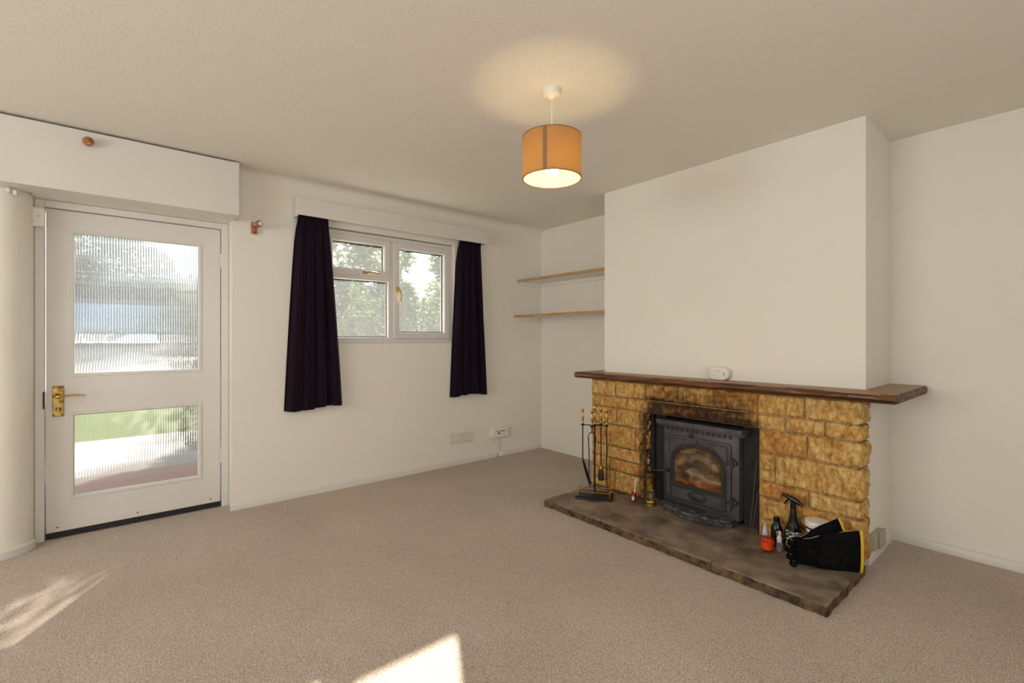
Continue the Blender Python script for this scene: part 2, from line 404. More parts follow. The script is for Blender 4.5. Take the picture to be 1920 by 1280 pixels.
def bead(z0, z1):
    q = MB(); w = .014
    def rc(g, y): return [q.bm.verts.new(p) for p in ((gx0 - g, y, z0 - g), (gx1 + g, y, z0 - g), (gx1 + g, y, z1 + g), (gx0 - g, y, z1 + g))]
    a = rc(.010, d0); b = rc(.008, d0 - .006); c = rc(-.004, d0 - .006); d = rc(-.010, d0 + .004); e = rc(-.010, d0 + .018)
    q.bridge(a, b); q.bridge(b, c); q.bridge(c, d); q.bridge(d, e)
    return q.build('glazing_bead', M['gloss'], dr, smooth=False)
bead(UZ0, UZ1); bead(LZ0, LZ1)
def reeded(z0, z1):
    q = MB(); n = 46; per = 8; prev = None; a0, a1 = gx0 + .004, gx1 - .004
    for i in range(n * per + 1):
        x = a0 + (a1 - a0) * i / (n * per); t = (i % per) / per
        y = d0 + .022 - .0024 * (1 - (2 * t - 1) ** 2)
        cur = (q.bm.verts.new((x, y, z0 + .003)), q.bm.verts.new((x, y, z1 - .003)))
        if prev: q.bm.faces.new((prev[0], cur[0], cur[1], prev[1]))
        prev = cur
    return q.build('pane', M['reeded'], dr, angle=30)
reeded(UZ0, UZ1); reeded(LZ0, LZ1)
B('draught_strip', M['rubber'], (x0, x1, d0 - .010, d0 + .03, .006, .038), parent=dr)
wb = B('weather_board', M['gloss'], (x0 + .002, x1 - .002, d0 - .007, d0 - .0005, .038, .082), parent=dr, bev=.002)
for x in (-.29, .08, .475):
    MB().cyl((x, d0 - .0095, .066), (x, d0 - .0065, .066), .005, seg=10).build('screw', M['brassd'], wb)
pl = B('handle_plate', M['brassd'], (-.312, -.262, d0 - .007, d0 - .0005, .718, .898), parent=dr, bev=.002)
tag(pl, 'worn brass handle plate')
q = MB(); q.lathe((-.287, d0 - .006, .838), [(.016, 0), (.015, .008), (.010, .014), (.0095, .045)], 16, (0, -1, 0))
pts = [(-.287, d0 - .050, .838), (-.275, d0 - .056, .840), (-.25, d0 - .058, .843), (-.22, d0 - .058, .845), (-.19, d0 - .058, .843), (-.165, d0 - .056, .838)]
q.tube(pts, .006, 12, rs=[.010, .009, .0055, .005, .005, .0045])
q.build('lever', M['brass'], pl)
for x in (-.305, -.269):
    for z in (.727, .889): MB().cyl((x, d0 - .009, z), (x, d0 - .0065, z), .004, seg=8).build('screw', M['darkhole'], pl)
q = MB(); q.cyl((-.287, d0 - .0095, .765), (-.287, d0 - .0065, .765), .010, seg=16).build('keyhole_ring', M['darkhole'], pl)
q = MB(); q.cyl((-.287, d0 - .0115, .770), (-.287, d0 - .0090, .770), .0045, seg=12); q.box(-.2905, -.2835, d0 - .0115, d0 - .009, .756, .770)
tag(q.build('keyhole', M['white'], pl), 'keyhole with daylight painted on in white')  # daylight in the keyhole is painted by the white material
B('lock_keep', M['black'], (-.350, -.342, 3.818, 3.826, .77, .87), parent=fr)
for z in (.36, 1.72):
    q = MB(); q.cyl((.5375, d0 - .008, z - .05), (.5375, d0 - .008, z + .05), .006, seg=10)
    for k in (-.045, -.015, .015, .045): q.cyl((.5375, d0 - .008, z + k - .004), (.5375, d0 - .008, z + k + .004), .0072, seg=10)
    q.build('hinge', M['gloss'], dr)
# alarm contact and clip
q = MB(); q.box(-.392, -.336, 3.775, 3.812, 1.818, 1.925)
sn = thing('door_sensor', 'small white alarm sensor box at the top left corner of the door frame', 'alarm sensor', (-.364, 3.80, 1.818))
q.build('case', M['plastic'], sn, bevel=.005)
B('mounting', M['plastic'], (-.389, -.345, 3.811, 3.8245, 1.83, 1.92), parent=sn)
MB().cyl((-.362, 3.772, 1.876), (-.362, 3.776, 1.876), .004, seg=10).build('sensor_dot', M['greyplastic'], sn)
q = MB(); q.box(-.47, -.455, 3.62, 3.66, 1.955, 1.98, bev=.003); q.box(-.445, -.43, 3.625, 3.665, 1.948, 1.972, bev=.003); q.cyl((-.462, 3.635, 1.966), (-.438, 3.64, 1.962), .003, seg=8)
tag(q.build('cable_clip', M['plastic']), 'tiny white cable clip on the wall beside the alarm sensor', 'cable clip')
# amber wood fittings for a missing curtain pole
k1 = thing('curtain_pole_holder', 'round amber varnished wood knob on the boxed panel above the door', 'wood knob', (-.14, 3.505, 2.26))
MB().lathe((-.14, 3.505, 2.262), [(.014, 0), (.014, .012), (.024, .02), (.026, .034), (.021, .046), (.008, .051)], 20, (0, -1, 0)).build('knob', M['amber'], k1)
MB().lathe((-.14, 3.4545, 2.262), [(.012, 0), (.010, .003), (.003, .004)], 16, (0, -1, 0)).build('face_disc', M['amber'], k1)
k2 = thing('curtain_pole_holder', 'amber varnished wood bracket on the bare wall between door and curtain', 'wood bracket', (.715, 3.69, 1.91))
B('backplate', M['amber'], (.697, .733, 3.678, 3.699, 1.912, 1.992), parent=k2, bev=.003)
MB().cyl((.716, 3.68, 1.972), (.735, 3.60, 1.972), .020, .022, 20).build('socket', M['amber'], k2, bevel=.003)
MB().cyl((.736, 3.5995, 1.972), (.737, 3.5965, 1.972), .015, seg=18).build('cup', M['white'], k2)

# ------------------------------------------------------------------ front window
wn = thing('window_1', 'white plastic framed window with three panes behind the dark curtains', 'window', (1.79, 3.76, WZ0), kind='structure')
FY0, FY1 = 3.735, 3.80
def frame(name, x0, x1, z0, z1, w, y0, y1, par, m=M['pvc'], lip=.008):
    q = MB()
    def rc(g, y): return [q.bm.verts.new(p) for p in ((x0 + g, y, z0 + g), (x1 - g, y, z0 + g), (x1 - g, y, z1 - g), (x0 + g, y, z1 - g))]
    a = rc(0, y1); b = rc(0, y0 + .003); c = rc(.003, y0); d = rc(w - lip, y0); e = rc(w, y0 + .010); f = rc(w, y1)
    for s, t in ((a, b), (b, c), (c, d), (d, e), (e, f), (f, a)): q.bridge(s, t)
    return q.build(name, m, par, smooth=False)
frame('window_frame', WX0, WX1, WZ0, WZ1 - .006, .047, FY0, FY1 + .02, wn)
B('mullion', M['pvc'], (1.747, 1.792, FY0 - .002, FY1, WZ0 + .04, WZ1 - .05), parent=wn, bev=.003)
B('transom', M['pvc'], (WX0 + .04, 1.747, FY0 - .001, FY1, 1.665, 1.695), parent=wn, bev=.003)
sv = frame('top_sash', WX0 + .036, 1.752, 1.692, 2.005, .052, FY0 - .012, FY1 - .01, wn)
sc = frame('casement_sash', 1.789, WX1 - .042, WZ0 + .042, 2.003, .056, FY0 - .012, FY1 - .01, wn)
bl = frame('glazing_bead', WX0 + .042, 1.751, WZ0 + .040, 1.668, .015, FY0 - .004, FY1 - .01, wn)
def pane(x0, x1, z0, z1, par):
    B('glass_pane', M['glass'], (x0, x1, 3.765, 3.769, z0, z1), parent=par, smooth=False)
    q = MB(); w = .006
    for b in ((x0, x1, z0, z0 + w), (x0, x1, z1 - w, z1), (x0, x0 + w, z0, z1), (x1 - w, x1, z0, z1)): q.box(b[0], b[1], 3.757, 3.7645, b[2], b[3])
    q.build('gasket', M['rubber'], par)
pane(WX0 + .088, 1.700, 1.744, 1.953, sv); pane(1.845, WX1 - .098, WZ0 + .098, 1.947, sc); pane(WX0 + .056, 1.737, WZ0 + .054, 1.654, bl)
def whandle(x, z, ang, par):
    Mx = Matrix.Translation((x, FY0 - .0125, z)) @ Matrix.Rotation(ang, 4, 'Y')
    q = MB(); q.box(-.022, .022, -.011, 0, -.011, .011, bev=.003)
    q.lathe((0, -.011, 0), [(.010, 0), (.010, .016), (.006, .020)], 14, (0, -1, 0))
    q.tube([(0, -.028, 0), (.02, -.034, .003), (.05, -.038, .004), (.08, -.036, 0), (.105, -.030, -.006)], .005, 10, rs=[.009, .008, .0062, .0058, .0052])
    bmesh.ops.transform(q.bm, matrix=Mx, verts=q.bm.verts)
    tag(q.build('handle', M['brass'], par), 'polished brass window handle')
whandle(1.534, 1.720, 0, sv); whandle(1.822, 1.60, math.radians(80), sc)
B('window_sill', M['gloss'], (WX0 + .001, WX1 - .001, 3.702, 3.7345, WZ0 + .0005, WZ0 + .006), parent=wn)

# pelmet, curtain track, curtains
pm = thing('pelmet', 'white painted pelmet board above the curtained window', 'pelmet', (1.83, 3.65, 2.07))
B('front_board', M['gloss'], (.972, 2.692, 3.598, 3.614, 2.078, 2.204), parent=pm, bev=.002)
B('top_board', M['gloss'], (.972, 2.692, 3.6145, 3.699, 2.188, 2.204), parent=pm, bev=.001)
B('end_board', M['gloss'], (.972, .988, 3.6145, 3.699, 2.068, 2.187), parent=pm)
B('end_board', M['gloss'], (2.676, 2.692, 3.6145, 3.699, 2.08, 2.187), parent=pm)
tk = B('curtain_track', M['plastic'], (1.0, 2.66, 3.642, 3.662, 2.124, 2.137), (1.1, 1.12, 3.662, 3.699, 2.126, 2.135), (2.5, 2.52, 3.662, 3.699, 2.126, 2.135))
tag(tk, 'slim white curtain track hidden behind the pelmet board', 'curtain track')
def curtain(xt0, xt1, xb0, xb1, zt, zb, npl, seed, label):
    q = MB(); nu, nv = 120, 40; g = []
    for j in range(nv + 1):
        v = j / nv; z = zt + (zb - zt) * v; row = []
        e = v ** .75
        for i in range(nu + 1):
            u = i / nu
            a = xt0 + (xb0 - xt0) * e; b = xt1 + (xb1 - xt1) * e
            uu = u + .02 * math.sin(2 * PI * u * 1.7 + seed) * v
            ph = uu * npl * 2 * PI + seed + .5 * fb((u * 3, v * 1.5, seed))
            amp = .007 + .024 * min(1, v * 2.2)
            if v < .05: ph2 = u * npl * 5 * PI; y = 3.650 + .004 * math.sin(ph2)
            else: y = 3.652 + amp * (math.sin(ph) * .75 + .25 * math.sin(2.3 * ph + 1)) + .004 * fb((u * 12, v * 6, seed))
            if v > .05: y += .045 * max(0, .16 - u) / .16 * min(1, v * 4)
            x = a + (b - a) * u + .010 * math.cos(ph) * v
            zz = z - (.012 * math.sin(u * 5 + seed) * v) + (.004 * fb((u * 20, 3, seed)) if j == nv else 0)
            row.append(q.bm.verts.new((x, min(y, 3.692), zz)))
        g.append(row)
    for j in range(nv):
        for i in range(nu): q.bm.faces.new((g[j][i], g[j][i + 1], g[j + 1][i + 1], g[j + 1][i]))
    o = q.build('curtain', M['curtain'], angle=80)
    s = o.modifiers.new('thick', 'SOLIDIFY'); s.thickness = .004
    tag(o, label, 'curtain')
curtain(1.00, 1.205, .905, 1.310, 2.098, .655, 4, .6, 'dark navy velvety curtain left of the window with a reddish left edge')
curtain(2.410, 2.640, 2.335, 2.745, 2.118, .645, 4, 2.3, 'dark purple black velvety curtain hanging right of the window')

# alcove shelves
for (z, xf, yr, lab) in ((1.785, 3.155, BY1 + .003, 'upper pine edged white shelf in the left alcove'), (1.418, 3.105, BY1 + .003, 'lower pine edged white shelf in the left alcove')):
    sh = thing('alcove_shelf', lab, 'shelf', (3.3, 3.06, z - .02), group='alcove shelves')
    q = MB(); q.box(xf + .012, XR - .002, yr, W0 - .002, z - .020, z - .001)
    q.build('board', M['shelfw'], sh)
    q = MB(); q.box(xf, xf + .0115, yr, W0 - .002, z - .024, z)
    q.build('pine_lipping', M['pine'], sh, bevel=.002)
    B('batten', M['wall'], (xf + .04, XR - .004, W0 - .022, W0 - .002, z - .055, z - .0205), (XR - .022, XR - .004, yr + .02, W0 - .03, z - .05, z - .0205), parent=sh)

# vent, socket
vt = thing('wall_vent', 'white louvred air vent low on the wall below the window', 'vent', (2.455, 3.69, .19))
B('vent_frame', M['plastic'], (2.322, 2.588, 3.692, 3.699, .192, .206), (2.322, 2.588, 3.692, 3.699, .298, .312), (2.322, 2.338, 3.692, 3.699, .206, .298), (2.572, 2.588, 3.692, 3.699, .206, .298), (2.449, 2.461, 3.692, 3.699, .206, .298), parent=vt, bev=.001)
B('backing', M['greyplastic'], (2.335, 2.575, 3.6965, 3.6992, .2, .304), parent=vt)
q = MB()
for k in range(5):
    for (a, b) in ((2.340, 2.447), (2.463, 2.570)):
        z = .213 + k * .018
        q.prism([(3.688, z), (3.690, z - .002), (3.698, z + .010), (3.696, z + .012)], 'x', a, b)
tag(q.build('louvres', M['plastic'], vt))
so = thing('wall_socket', 'white surface mounted electrical socket near the alcove corner', 'socket', (2.89, 3.68, .20))
B('back_box', M['plastic'], (2.80, 2.988, 3.662, 3.699, .205, .297), parent=so, bev=.006)
B('faceplate', M['plastic'], (2.797, 2.991, 3.652, 3.6615, .202, .300), parent=so, bev=.003)
q = MB()
for (a, b) in ((2.850, .262), (2.867, .240), (2.880, .240), (2.895, .262), (2.925, .262)):
    q.cyl((a, 3.6490, b), (a, 3.6518, b), .0065, seg=10)
q.build('socket_holes', M['darkhole'], so)
B('switch', M['greyplastic'], (2.945, 2.965, 3.649, 3.652, .255, .262), parent=so)
q = MB(); q.tube([(2.880, 3.690, .203), (2.882, 3.690, .15), (2.884, 3.689, .08), (2.888, 3.685, .05), (2.905, 3.682, .030)], .005, 8)
tag(q.build('socket_cable', M['plastic']), 'thin white cable dropping from the wall socket to the skirting', 'cable')
B_ = B('cable_joint', M['plastic'], (2.90, 2.95, 3.665, 3.69, .004, .045), bev=.004)
tag(B_, 'small white cable joint box in the skirting gap below the socket', 'cable joint box')
gs = thing('chimney_side_socket', 'grey box low on the right side of the chimney breast beside the black gloves', 'socket', (3.13, .69, .058))
B('grey_case', M['greyplastic'], (3.045, 3.205, .672, .699, .060, .140), parent=gs, bev=.004)
B('cover', M['greyplastic'], (3.10, 3.212, .664, .6715, .056, .144), parent=gs, bev=.002)

# ------------------------------------------------------------------ pendant lamp
PX, PY = 1.545, 1.565
pn = thing('pendant_lamp', 'lit pendant lamp with orange drum shade hanging from the ceiling', 'lamp', (PX, PY, 1.92))
MB().lathe((PX, PY, CEIL), [(.044, 0), (.044, -.020), (.040, -.030), (.018, -.036), (.008, -.046)], 28).build('ceiling_rose', M['plastic'], pn)
MB().cyl((PX, PY, CEIL - .045), (PX, PY, 2.068), .003, seg=8).build('flex', M['plastic'], pn)
MB().lathe((PX, PY, 2.075), [(.012, 0), (.018, -.012), (.018, -.045), (.014, -.055)], 16).build('bulb_holder', M['plastic'], pn)
bulb = MB().lathe((PX, PY, 2.020), [(.012, 0), (.016, -.012), (.028, -.035), (.030, -.052), (.022, -.072), (.006, -.081)], 18).build('bulb', M['bulb'], pn)
R0 = .1365; zb, zt = 1.923, 2.115
sh = MB().lathe((PX, PY, 0), [(R0, zb), (R0, zt)], 64, caps=False).build('shade', M['shade'], pn)
MB().lathe((PX, PY, 0), [(R0 - .002, zb + .002), (R0 - .002, zt - .002)], 64, caps=False).build('liner', M['shadein'], sh)
for z in (zb, zt):
    MB().lathe((PX, PY, z), [(R0 - .003, -.002), (R0 + .0012, -.002), (R0 + .0012, .002), (R0 - .003, .002), (R0 - .003, -.002)], 64, caps=False).build('rim', M['seam'], sh)
q = MB(); prev = None
dirc = math.atan2(-PY, -PX) - math.radians(13)
for i in range(7):
    a = dirc + (i / 6 - .5) * .14
    cur = (q.bm.verts.new((PX + (R0 + .001) * math.cos(a), PY + (R0 + .001) * math.sin(a), zb)), q.bm.verts.new((PX + (R0 + .001) * math.cos(a), PY + (R0 + .001) * math.sin(a), zt)))
    if prev: q.bm.faces.new((prev[0], cur[0], cur[1], prev[1]))
    prev = cur
q.build('seam_strip', M['seam'], sh)
q = MB()
for k in range(3):
    a = k * 2 * PI / 3 + .5
    q.cyl((PX + .016 * math.cos(a), PY + .016 * math.sin(a), 2.062), (PX + (R0 - .004) * math.cos(a), PY + (R0 - .004) * math.sin(a), 2.100), .0015, seg=6)
q.build('shade_carrier', M['plastic'], pn)

# ------------------------------------------------------------------ stone surround
SX = 2.83
TAN, ORG, PALE = Vector((.56, .35, .115)), Vector((.46, .215, .05)), Vector((.62, .44, .19))
q = MB(); lay = q.bm.verts.layers.float_color.new('Col')
MC = Vector((.47, .31, .125))
def soot(p, c):
    y, z = p.y, p.z
    n = fb((y * 9, z * 14, 3)) * .5 + fb((y * 25, z * 40, 8)) * .35
    s = 0
    if z > .60:
        dy = max(0, abs(y - 1.56) - .30) / .13; dz = (z - .655) / .17
        s = max(0, 1.0 - dy) * (max(0, 1.15 - dz * .85) * 1.0 + .35 * max(0, 1 - abs(z - .745) / .035)) + n * .95 * (dy < 1.2)
    if 0 < y - 1.93 + .0 < .05 and z < .66: s = max(s, .55 + n)
    if abs(y - 1.93) < .012 and z < .66: s = max(s, .9)
    s = max(0, min(.93, s))
    return c.lerp(Vector((.022, .010, .005)), s)
def block(path, z0, z1, hue):
    # path: list of (x, y) corners with outward normals turned towards the room; raised rock face between rounded edges
    segs = []
    tot = 0
    for i in range(len(path) - 1):
        a, b = Vector(path[i]), Vector(path[i + 1]); L = (b - a).length; segs.append((a, b, tot, L)); tot += L
    g = .004; st = .0065
    nu = max(4, int(tot / st)); nz = max(3, int((z1 - z0) / st)); seed = random.random() * 50
    rows = []
    for j in range(nz + 1):
        z = z0 + g + (z1 - z0 - 2 * g) * j / nz; row = []
        for i in range(nu + 1):
            s = tot * i / nu; s = min(max(s, g), tot - g)
            for (a, b, t0, L) in segs:
                if s <= t0 + L + 1e-9: break
            f = (s - t0) / L; p = a + (b - a) * f; d = (b - a).normalized(); n = Vector((-d.y, d.x))
            n = n if n.dot(Vector((-1, -.35))) > 0 else -n
            # blend the normal close to a corner
            for (a2, b2, t2, L2) in segs:
                if t2 != t0:
                    d2 = (b2 - a2).normalized(); n2 = Vector((-d2.y, d2.x)); n2 = n2 if n2.dot(Vector((-1, -.35))) > 0 else -n2
                    dist = min(abs(s - t2), abs(s - t2 - L2))
                    if dist < .02: n = (n + n2 * (1 - dist / .02)).normalized()
            e = min(s, tot - s, z - z0, z1 - z)
            r = min(1, max(0, (e - g) / .014)) ** .5
            corner = min([abs(s - t0_) for (_, _, t0_, _) in segs[1:]] or [1])
            cr = 1 if corner > .015 else .5 + .5 * corner / .015
            q3 = (s * 1.0 + seed, z, seed)
            rr_ = 1 - abs(fb((s * 1.6 + seed, z * .55, 1), 26)) * 2
            h = .004 + .007 * r * cr + r * (.011 * fb(q3, 13) + .013 * fb((s * 1.9 + seed, z * .65, 1), 34) + .008 * rr_ + .006 * fb(q3, 75))
            h = max(.001, h)
            v = q.bm.verts.new((p.x + n.x * h, p.y + n.y * h, z))
            k = fb((s * 2 + seed, z * 2, seed), 5) + .5 * fb((s * 3 + seed, z, 2), 22)
            c = TAN.lerp(ORG, max(0, min(1, hue + k * .7))) if hue + k * .7 > 0 else TAN.lerp(PALE, min(1, -(hue + k * .7)))
            c = c * (1.0 + .12 * fb((s + seed, z, 5), 60))
            c = MC.lerp(c, min(1, r * 1.6 + .1))
            c = soot(v.co, c); v[lay] = (*[max(.004, w) for w in c], 1); row.append(v)
        rows.append(row)
    for j in range(nz):
        for i in range(nu): q.bm.faces.new((rows[j][i], rows[j][i + 1], rows[j + 1][i + 1], rows[j + 1][i]))
    # edges back to the mortar plane
    bd = [rows[0][i] for i in range(nu + 1)] + [rows[j][nu] for j in range(1, nz + 1)] + [rows[nz][i] for i in range(nu - 1, -1, -1)] + [rows[j][0] for j in range(nz - 1, 0, -1)]
    bk = []
    for v in bd:
        inner = Vector((min(v.co.x + .02, 2.972), min(max(v.co.y, BY0 + .004), BY1), v.co.z))
        if v.co.y < BY0 - .002: inner = Vector((v.co.x, BY0 + .006, v.co.z))
        w = q.bm.verts.new(inner); w[lay] = (*(soot(w.co, MC)), 1); bk.append(w)
    for i in range(len(bd)): q.bm.faces.new((bd[i], bd[(i + 1) % len(bd)], bk[(i + 1) % len(bd)], bk[i]))
YL, YRr = BY1, BY0 - .008
def row(ys, z0, z1, right=False, openl=False, hues=None):
    for i in range(len(ys) - 1):
        a, b = ys[i], ys[i + 1]           # a > b going right
        path = [(SX, a), (SX, b)]
        if right and i == len(ys) - 2: path = [(SX, a), (SX, b), (2.966, b)]
        if openl and i == len(ys) - 2: path = [(SX, a), (SX, b), (2.875, b)]
        block(path, z0, z1, hues[i] if hues else random.uniform(-.35, .55))
ZT = .866
row([YL, 2.188, 1.93, 1.682, 1.434, 1.177, .933, YRr], .745, ZT, right=True, hues=[-.1, -.1, .5, .3, .7, .1, -.35])
row([YL, 2.085, 1.901, 1.385, 1.177, 1.028, .838, YRr], OZ, .745, right=True, hues=[.3, .1, .6, .6, 0, -.2, -.2])
row([YL, 2.178, OY1], .535, OZ, openl=True, hues=[0, .1]); row([YL, 2.275, 2.013, OY1], .375, .535, openl=True, hues=[.3, .35, .6])
row([YL, 2.265, OY1], .285, .375, openl=True, hues=[.2, -.05]); row([YL, 2.246, OY1], .195, .285, openl=True, hues=[.3, .7])
row([YL, 2.197, OY1], .047, .195, openl=True, hues=[.4, .3])
row([OY0, .92, YRr], .528, OZ, right=True, hues=[.55, -.15]); row([OY0, 1.082], .430, .528, hues=[.15]); row([OY0, 1.082], .362, .430, hues=[.3])
row([1.082, YRr], .362, .528, right=True, hues=[-.2]); row([OY0, .911, YRr], .272, .362, right=True, hues=[.6, -.25])
row([OY0, .997, YRr], .150, .272, right=True, hues=[.1, .25]); row([OY0, 1.0, YRr], .047, .150, right=True, hues=[.2, .4])
def cbox(*b):
    n0 = len(q.bm.verts); q.box(*b); q.bm.verts.ensure_lookup_table()
    for v in q.bm.verts[n0:]: v[lay] = (*soot(v.co, MC), 1)
XM = 2.8335
cbox(XM, 2.979, BY0, OY0, .047, ZT); cbox(XM, 2.979, OY1, BY1, .047, ZT); cbox(XM, 2.979, OY0, OY1, OZ, ZT)
fs = thing('fireplace_surround', 'golden rock faced stone fireplace surround with soot stains above the stove', 'fireplace', (2.9, 1.56, .046))
q.build('stonework', M['stone'], fs, angle=50)
q = MB()
q.box(3.42, 3.485, OY0 + .002, OY1 - .002, .05, OZ + .03)
q.box(2.875, 3.42, OY0 + .001, OY0 + .03, .05, OZ + .03); q.box(2.875, 3.42, OY1 - .03, OY1 - .001, .05, OZ + .03)
q.box(2.875, 3.42, OY0 + .03, OY1 - .03, OZ, OZ + .03)
tag(q.build('fireplace_lining', M['soot'], fs, smooth=False), 'soot black lining inside the opening')
o_soot = q = None

# mantel shelf
mt = thing('mantel_shelf', 'thick dark oak mantel shelf on top of the stone surround', 'mantel shelf', (2.9, 1.55, .868))
q = MB(); y0, y1 = .540, 2.557; n = 150; MZ0, MZ1 = .868, .913; xs = 2.772; prev = None
for i in range(n + 1):
    y = y0 + (y1 - y0) * i / n
    w = .005 * fb((y * 5, 1, 2)) + .003 * fb((y * 18, 4, 2)); w2 = .004 * fb((y * 7, 9, 2)) + .003 * fb((y * 25, 4, 7)); zz = .0015 * fb((y * 9, 3, 3))
    pr = [(BX - .001, MZ1), (xs + .016, MZ1), (xs + .006 + w, MZ1 - .005 + zz), (xs + w, MZ1 - .014), (xs - .002 + w2, MZ1 - .026), (xs + .004 + w2, MZ0 + .009), (xs + .014 + w2, MZ0 + .0005), (BX - .001, MZ0 + .0005)]
    cur = [q.bm.verts.new((p[0], y, p[1])) for p in pr]
    if prev: q.bridge(prev, cur)
    else: q.cap(cur)
    prev = cur
q.cap(prev, True)
q.box(BX - .001, XR - .003, y0, BY0 - .003, MZ0 + .0005, MZ1); q.box(BX - .001, XR - .003, BY1 + .003, y1, MZ0 + .0005, MZ1)
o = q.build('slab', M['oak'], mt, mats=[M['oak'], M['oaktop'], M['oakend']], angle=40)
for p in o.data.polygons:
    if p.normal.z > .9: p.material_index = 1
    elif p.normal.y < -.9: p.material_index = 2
q = MB(); prev = None
for i in range(60):       # chiselled ripples along the right end
    x = xs + .03 + (XR - .02 - xs - .03) * i / 59; w = .004 * fb((x * 14, 1, 4)) + .003 * math.sin(x * 60)
    cur = [q.bm.verts.new((x, y, z)) for (y, z) in ((y0 + .001, MZ1 - .0005), (y0 - .006 + w, MZ1 - .008), (y0 - .009 - w, MZ0 + .020), (y0 - .004 + w, MZ0 + .004), (y0 + .001, MZ0 + .001))]
    if prev: q.bridge(prev, cur)
    else: q.cap(cur)
    prev = cur
q.cap(prev, True); tag(q.build('end_grain', M['oakend'], mt, angle=25), 'rough grey chiselled end')

# hearth
ht = thing('hearth', 'brown flagstone hearth slab in three pieces under the fireplace', 'hearth', (2.55, 1.54, 0))
def slab(y0, y1, xb, rr=False, ll=False):
    q = MB(); st = .014; x0, z1 = 2.292, .045
    nx = int((xb - x0) / st); ny = int((y1 - y0) / st); g = []
    for i in range(nx + 1):
        r = []
        for j in range(ny + 1):
            x = x0 + (xb - x0) * i / nx; y = y0 + (y1 - y0) * j / ny
            if i == 0: x += .008 * fb((y * 9, 0, 5)) + .006 * fb((y * 40, 0, 5))
            if rr and j == 0: y += .008 * fb((x * 12, 2, 5)) + .004 * fb((x * 45, 0, 5))
            if ll and j == ny: y += .008 * fb((x * 12, 2, 9))
            z = z1 + .0012 * fb((x * 14, y * 14, 2)) - (.003 if i == 0 else 0)
            r.append(q.bm.verts.new((x, y, z)))
        g.append(r)
    for i in range(nx):
        for j in range(ny): q.bm.faces.new((g[i][j], g[i + 1][j], g[i + 1][j + 1], g[i][j + 1]))
    bd = [g[0][j] for j in range(ny + 1)] + [g[i][ny] for i in range(1, nx + 1)] + [g[nx][j] for j in range(ny - 1, -1, -1)] + [g[i][0] for i in range(nx - 1, 0, -1)]
    lay = []
    for k, (dz, am) in enumerate(((.012, .008), (.026, .012), (.045, .004))):
        L = []
        for v in bd:
            w = am * (fb((v.co.x * 30, v.co.y * 30, k * 3.1)) + .5 * fb((v.co.x * 90, v.co.y * 90, k)))
            dx = w if v.co.x < x0 + .02 else 0; dy = w if (rr and v.co.y < y0 + .015) else 0
            L.append(q.bm.verts.new((v.co.x + dx - (.004 if dx else 0), v.co.y + dy, z1 - dz + (0 if k < 2 else .001))))
        lay.append(L)
    a = bd
    for L in lay: q.bridge(a, L); a = L
    o = q.build('flagstone', M['hearth'], ht, mats=[M['hearth'], M['hearthedge']], angle=60)
    for p in o.data.polygons:
        if abs(p.normal.z) < .8: p.material_index = 1
slab(.672, 1.1785, SX + .03, rr=True); slab(1.1815, 1.896, 3.41); slab(1.899, 2.392, SX + .03, ll=True)
B('mortar_joint', M['mortar'], (2.31, SX, 1.1783, 1.1817, .01, .0445), parent=ht); B('mortar_joint', M['mortar'], (2.31, SX, 1.8958, 1.8992, .01, .042), parent=ht)

# ------------------------------------------------------------------ stove
sv = thing('wood_stove', 'grey black cast iron wood burning stove with arched glass door in the fireplace', 'stove', (2.95, 1.555, .046))
SF = 2.85; Yc = 1.555
q = MB()
pr = [(3.30, 1.292), (2.885, 1.292), (2.862, 1.299), (SF, 1.318), (SF, 1.792), (2.862, 1.811), (2.885, 1.818), (3.30, 1.818)]
q.prism(pr, 'z', .075, .588)
q.build('body', M['stove'], sv, bevel=.002)
B('plinth', M['ash'], (2.80, 3.28, 1.31, 1.80, .047, .0745), parent=sv, bev=.003)
def canopy_outline(x_, r=.03): return [(3.30, 1.262), (2.86, 1.250), (x_ + .01, 1.262), (x_, 1.295), (x_, 1.815), (x_ + .01, 1.840), (2.86, 1.850), (3.30, 1.842)]
q = MB(); q.prism(canopy_outline(2.802), 'z', .606, .634); q.prism(canopy_outline(2.815), 'z', .598, .606); q.prism(canopy_outline(2.828), 'z', .589, .598)
q.build('canopy', M['stove'], sv, bevel=.003)
q = MB()
for k in range(13): 
    y = 1.345 + k * .0355; q.box(2.846, 2.8495, y - .010, y + .010, .565, .586)
q.build('vent_slots', M['black'], sv)
# side lugs and surround board in the opening
B('side_plate', M['soot'], (2.905, 2.915, 1.205, 1.290, .05, .655), parent=sv); B('side_plate', M['soot'], (2.905, 2.915, 1.82, 1.895, .05, .655), parent=sv)
dd = thing('tmp', None, None); bpy.data.objects.remove(dd)
def rect_ray(c, d, r):
    ts = []
    if d[0] > 1e-9: ts.append((r[1] - c[0]) / d[0])
    if d[0] < -1e-9: ts.append((r[0] - c[0]) / d[0])
    if d[1] > 1e-9: ts.append((r[3] - c[1]) / d[1])
    if d[1] < -1e-9: ts.append((r[2] - c[1]) / d[1])
    t = min(ts); return (c[0] + d[0] * t, c[1] + d[1] * t)
def arch(w, zb, zs, zt, n=36):
    # half width w, bottom zb, spring zs, top zt; points counter clockwise from bottom right
    P = []
    for i in range(8): P.append((Yc - w + 2 * w * i / 8, zb))
    for i in range(6): P.append((Yc + w, zb + (zs - zb) * i / 6))
    for i in range(n + 1):
        a = PI * i / n; P.append((Yc + w * math.cos(a), zs + (zt - zs) * math.sin(a) ** .85 if 0 < i < n else zs))
    for i in range(1, 6): P.append((Yc - w, zs - (zs - zb) * i / 6))
    return P
IN = arch(.158, .222, .36, .472); cc = (Yc, .33)
R = (1.338, 1.772, .112, .536)
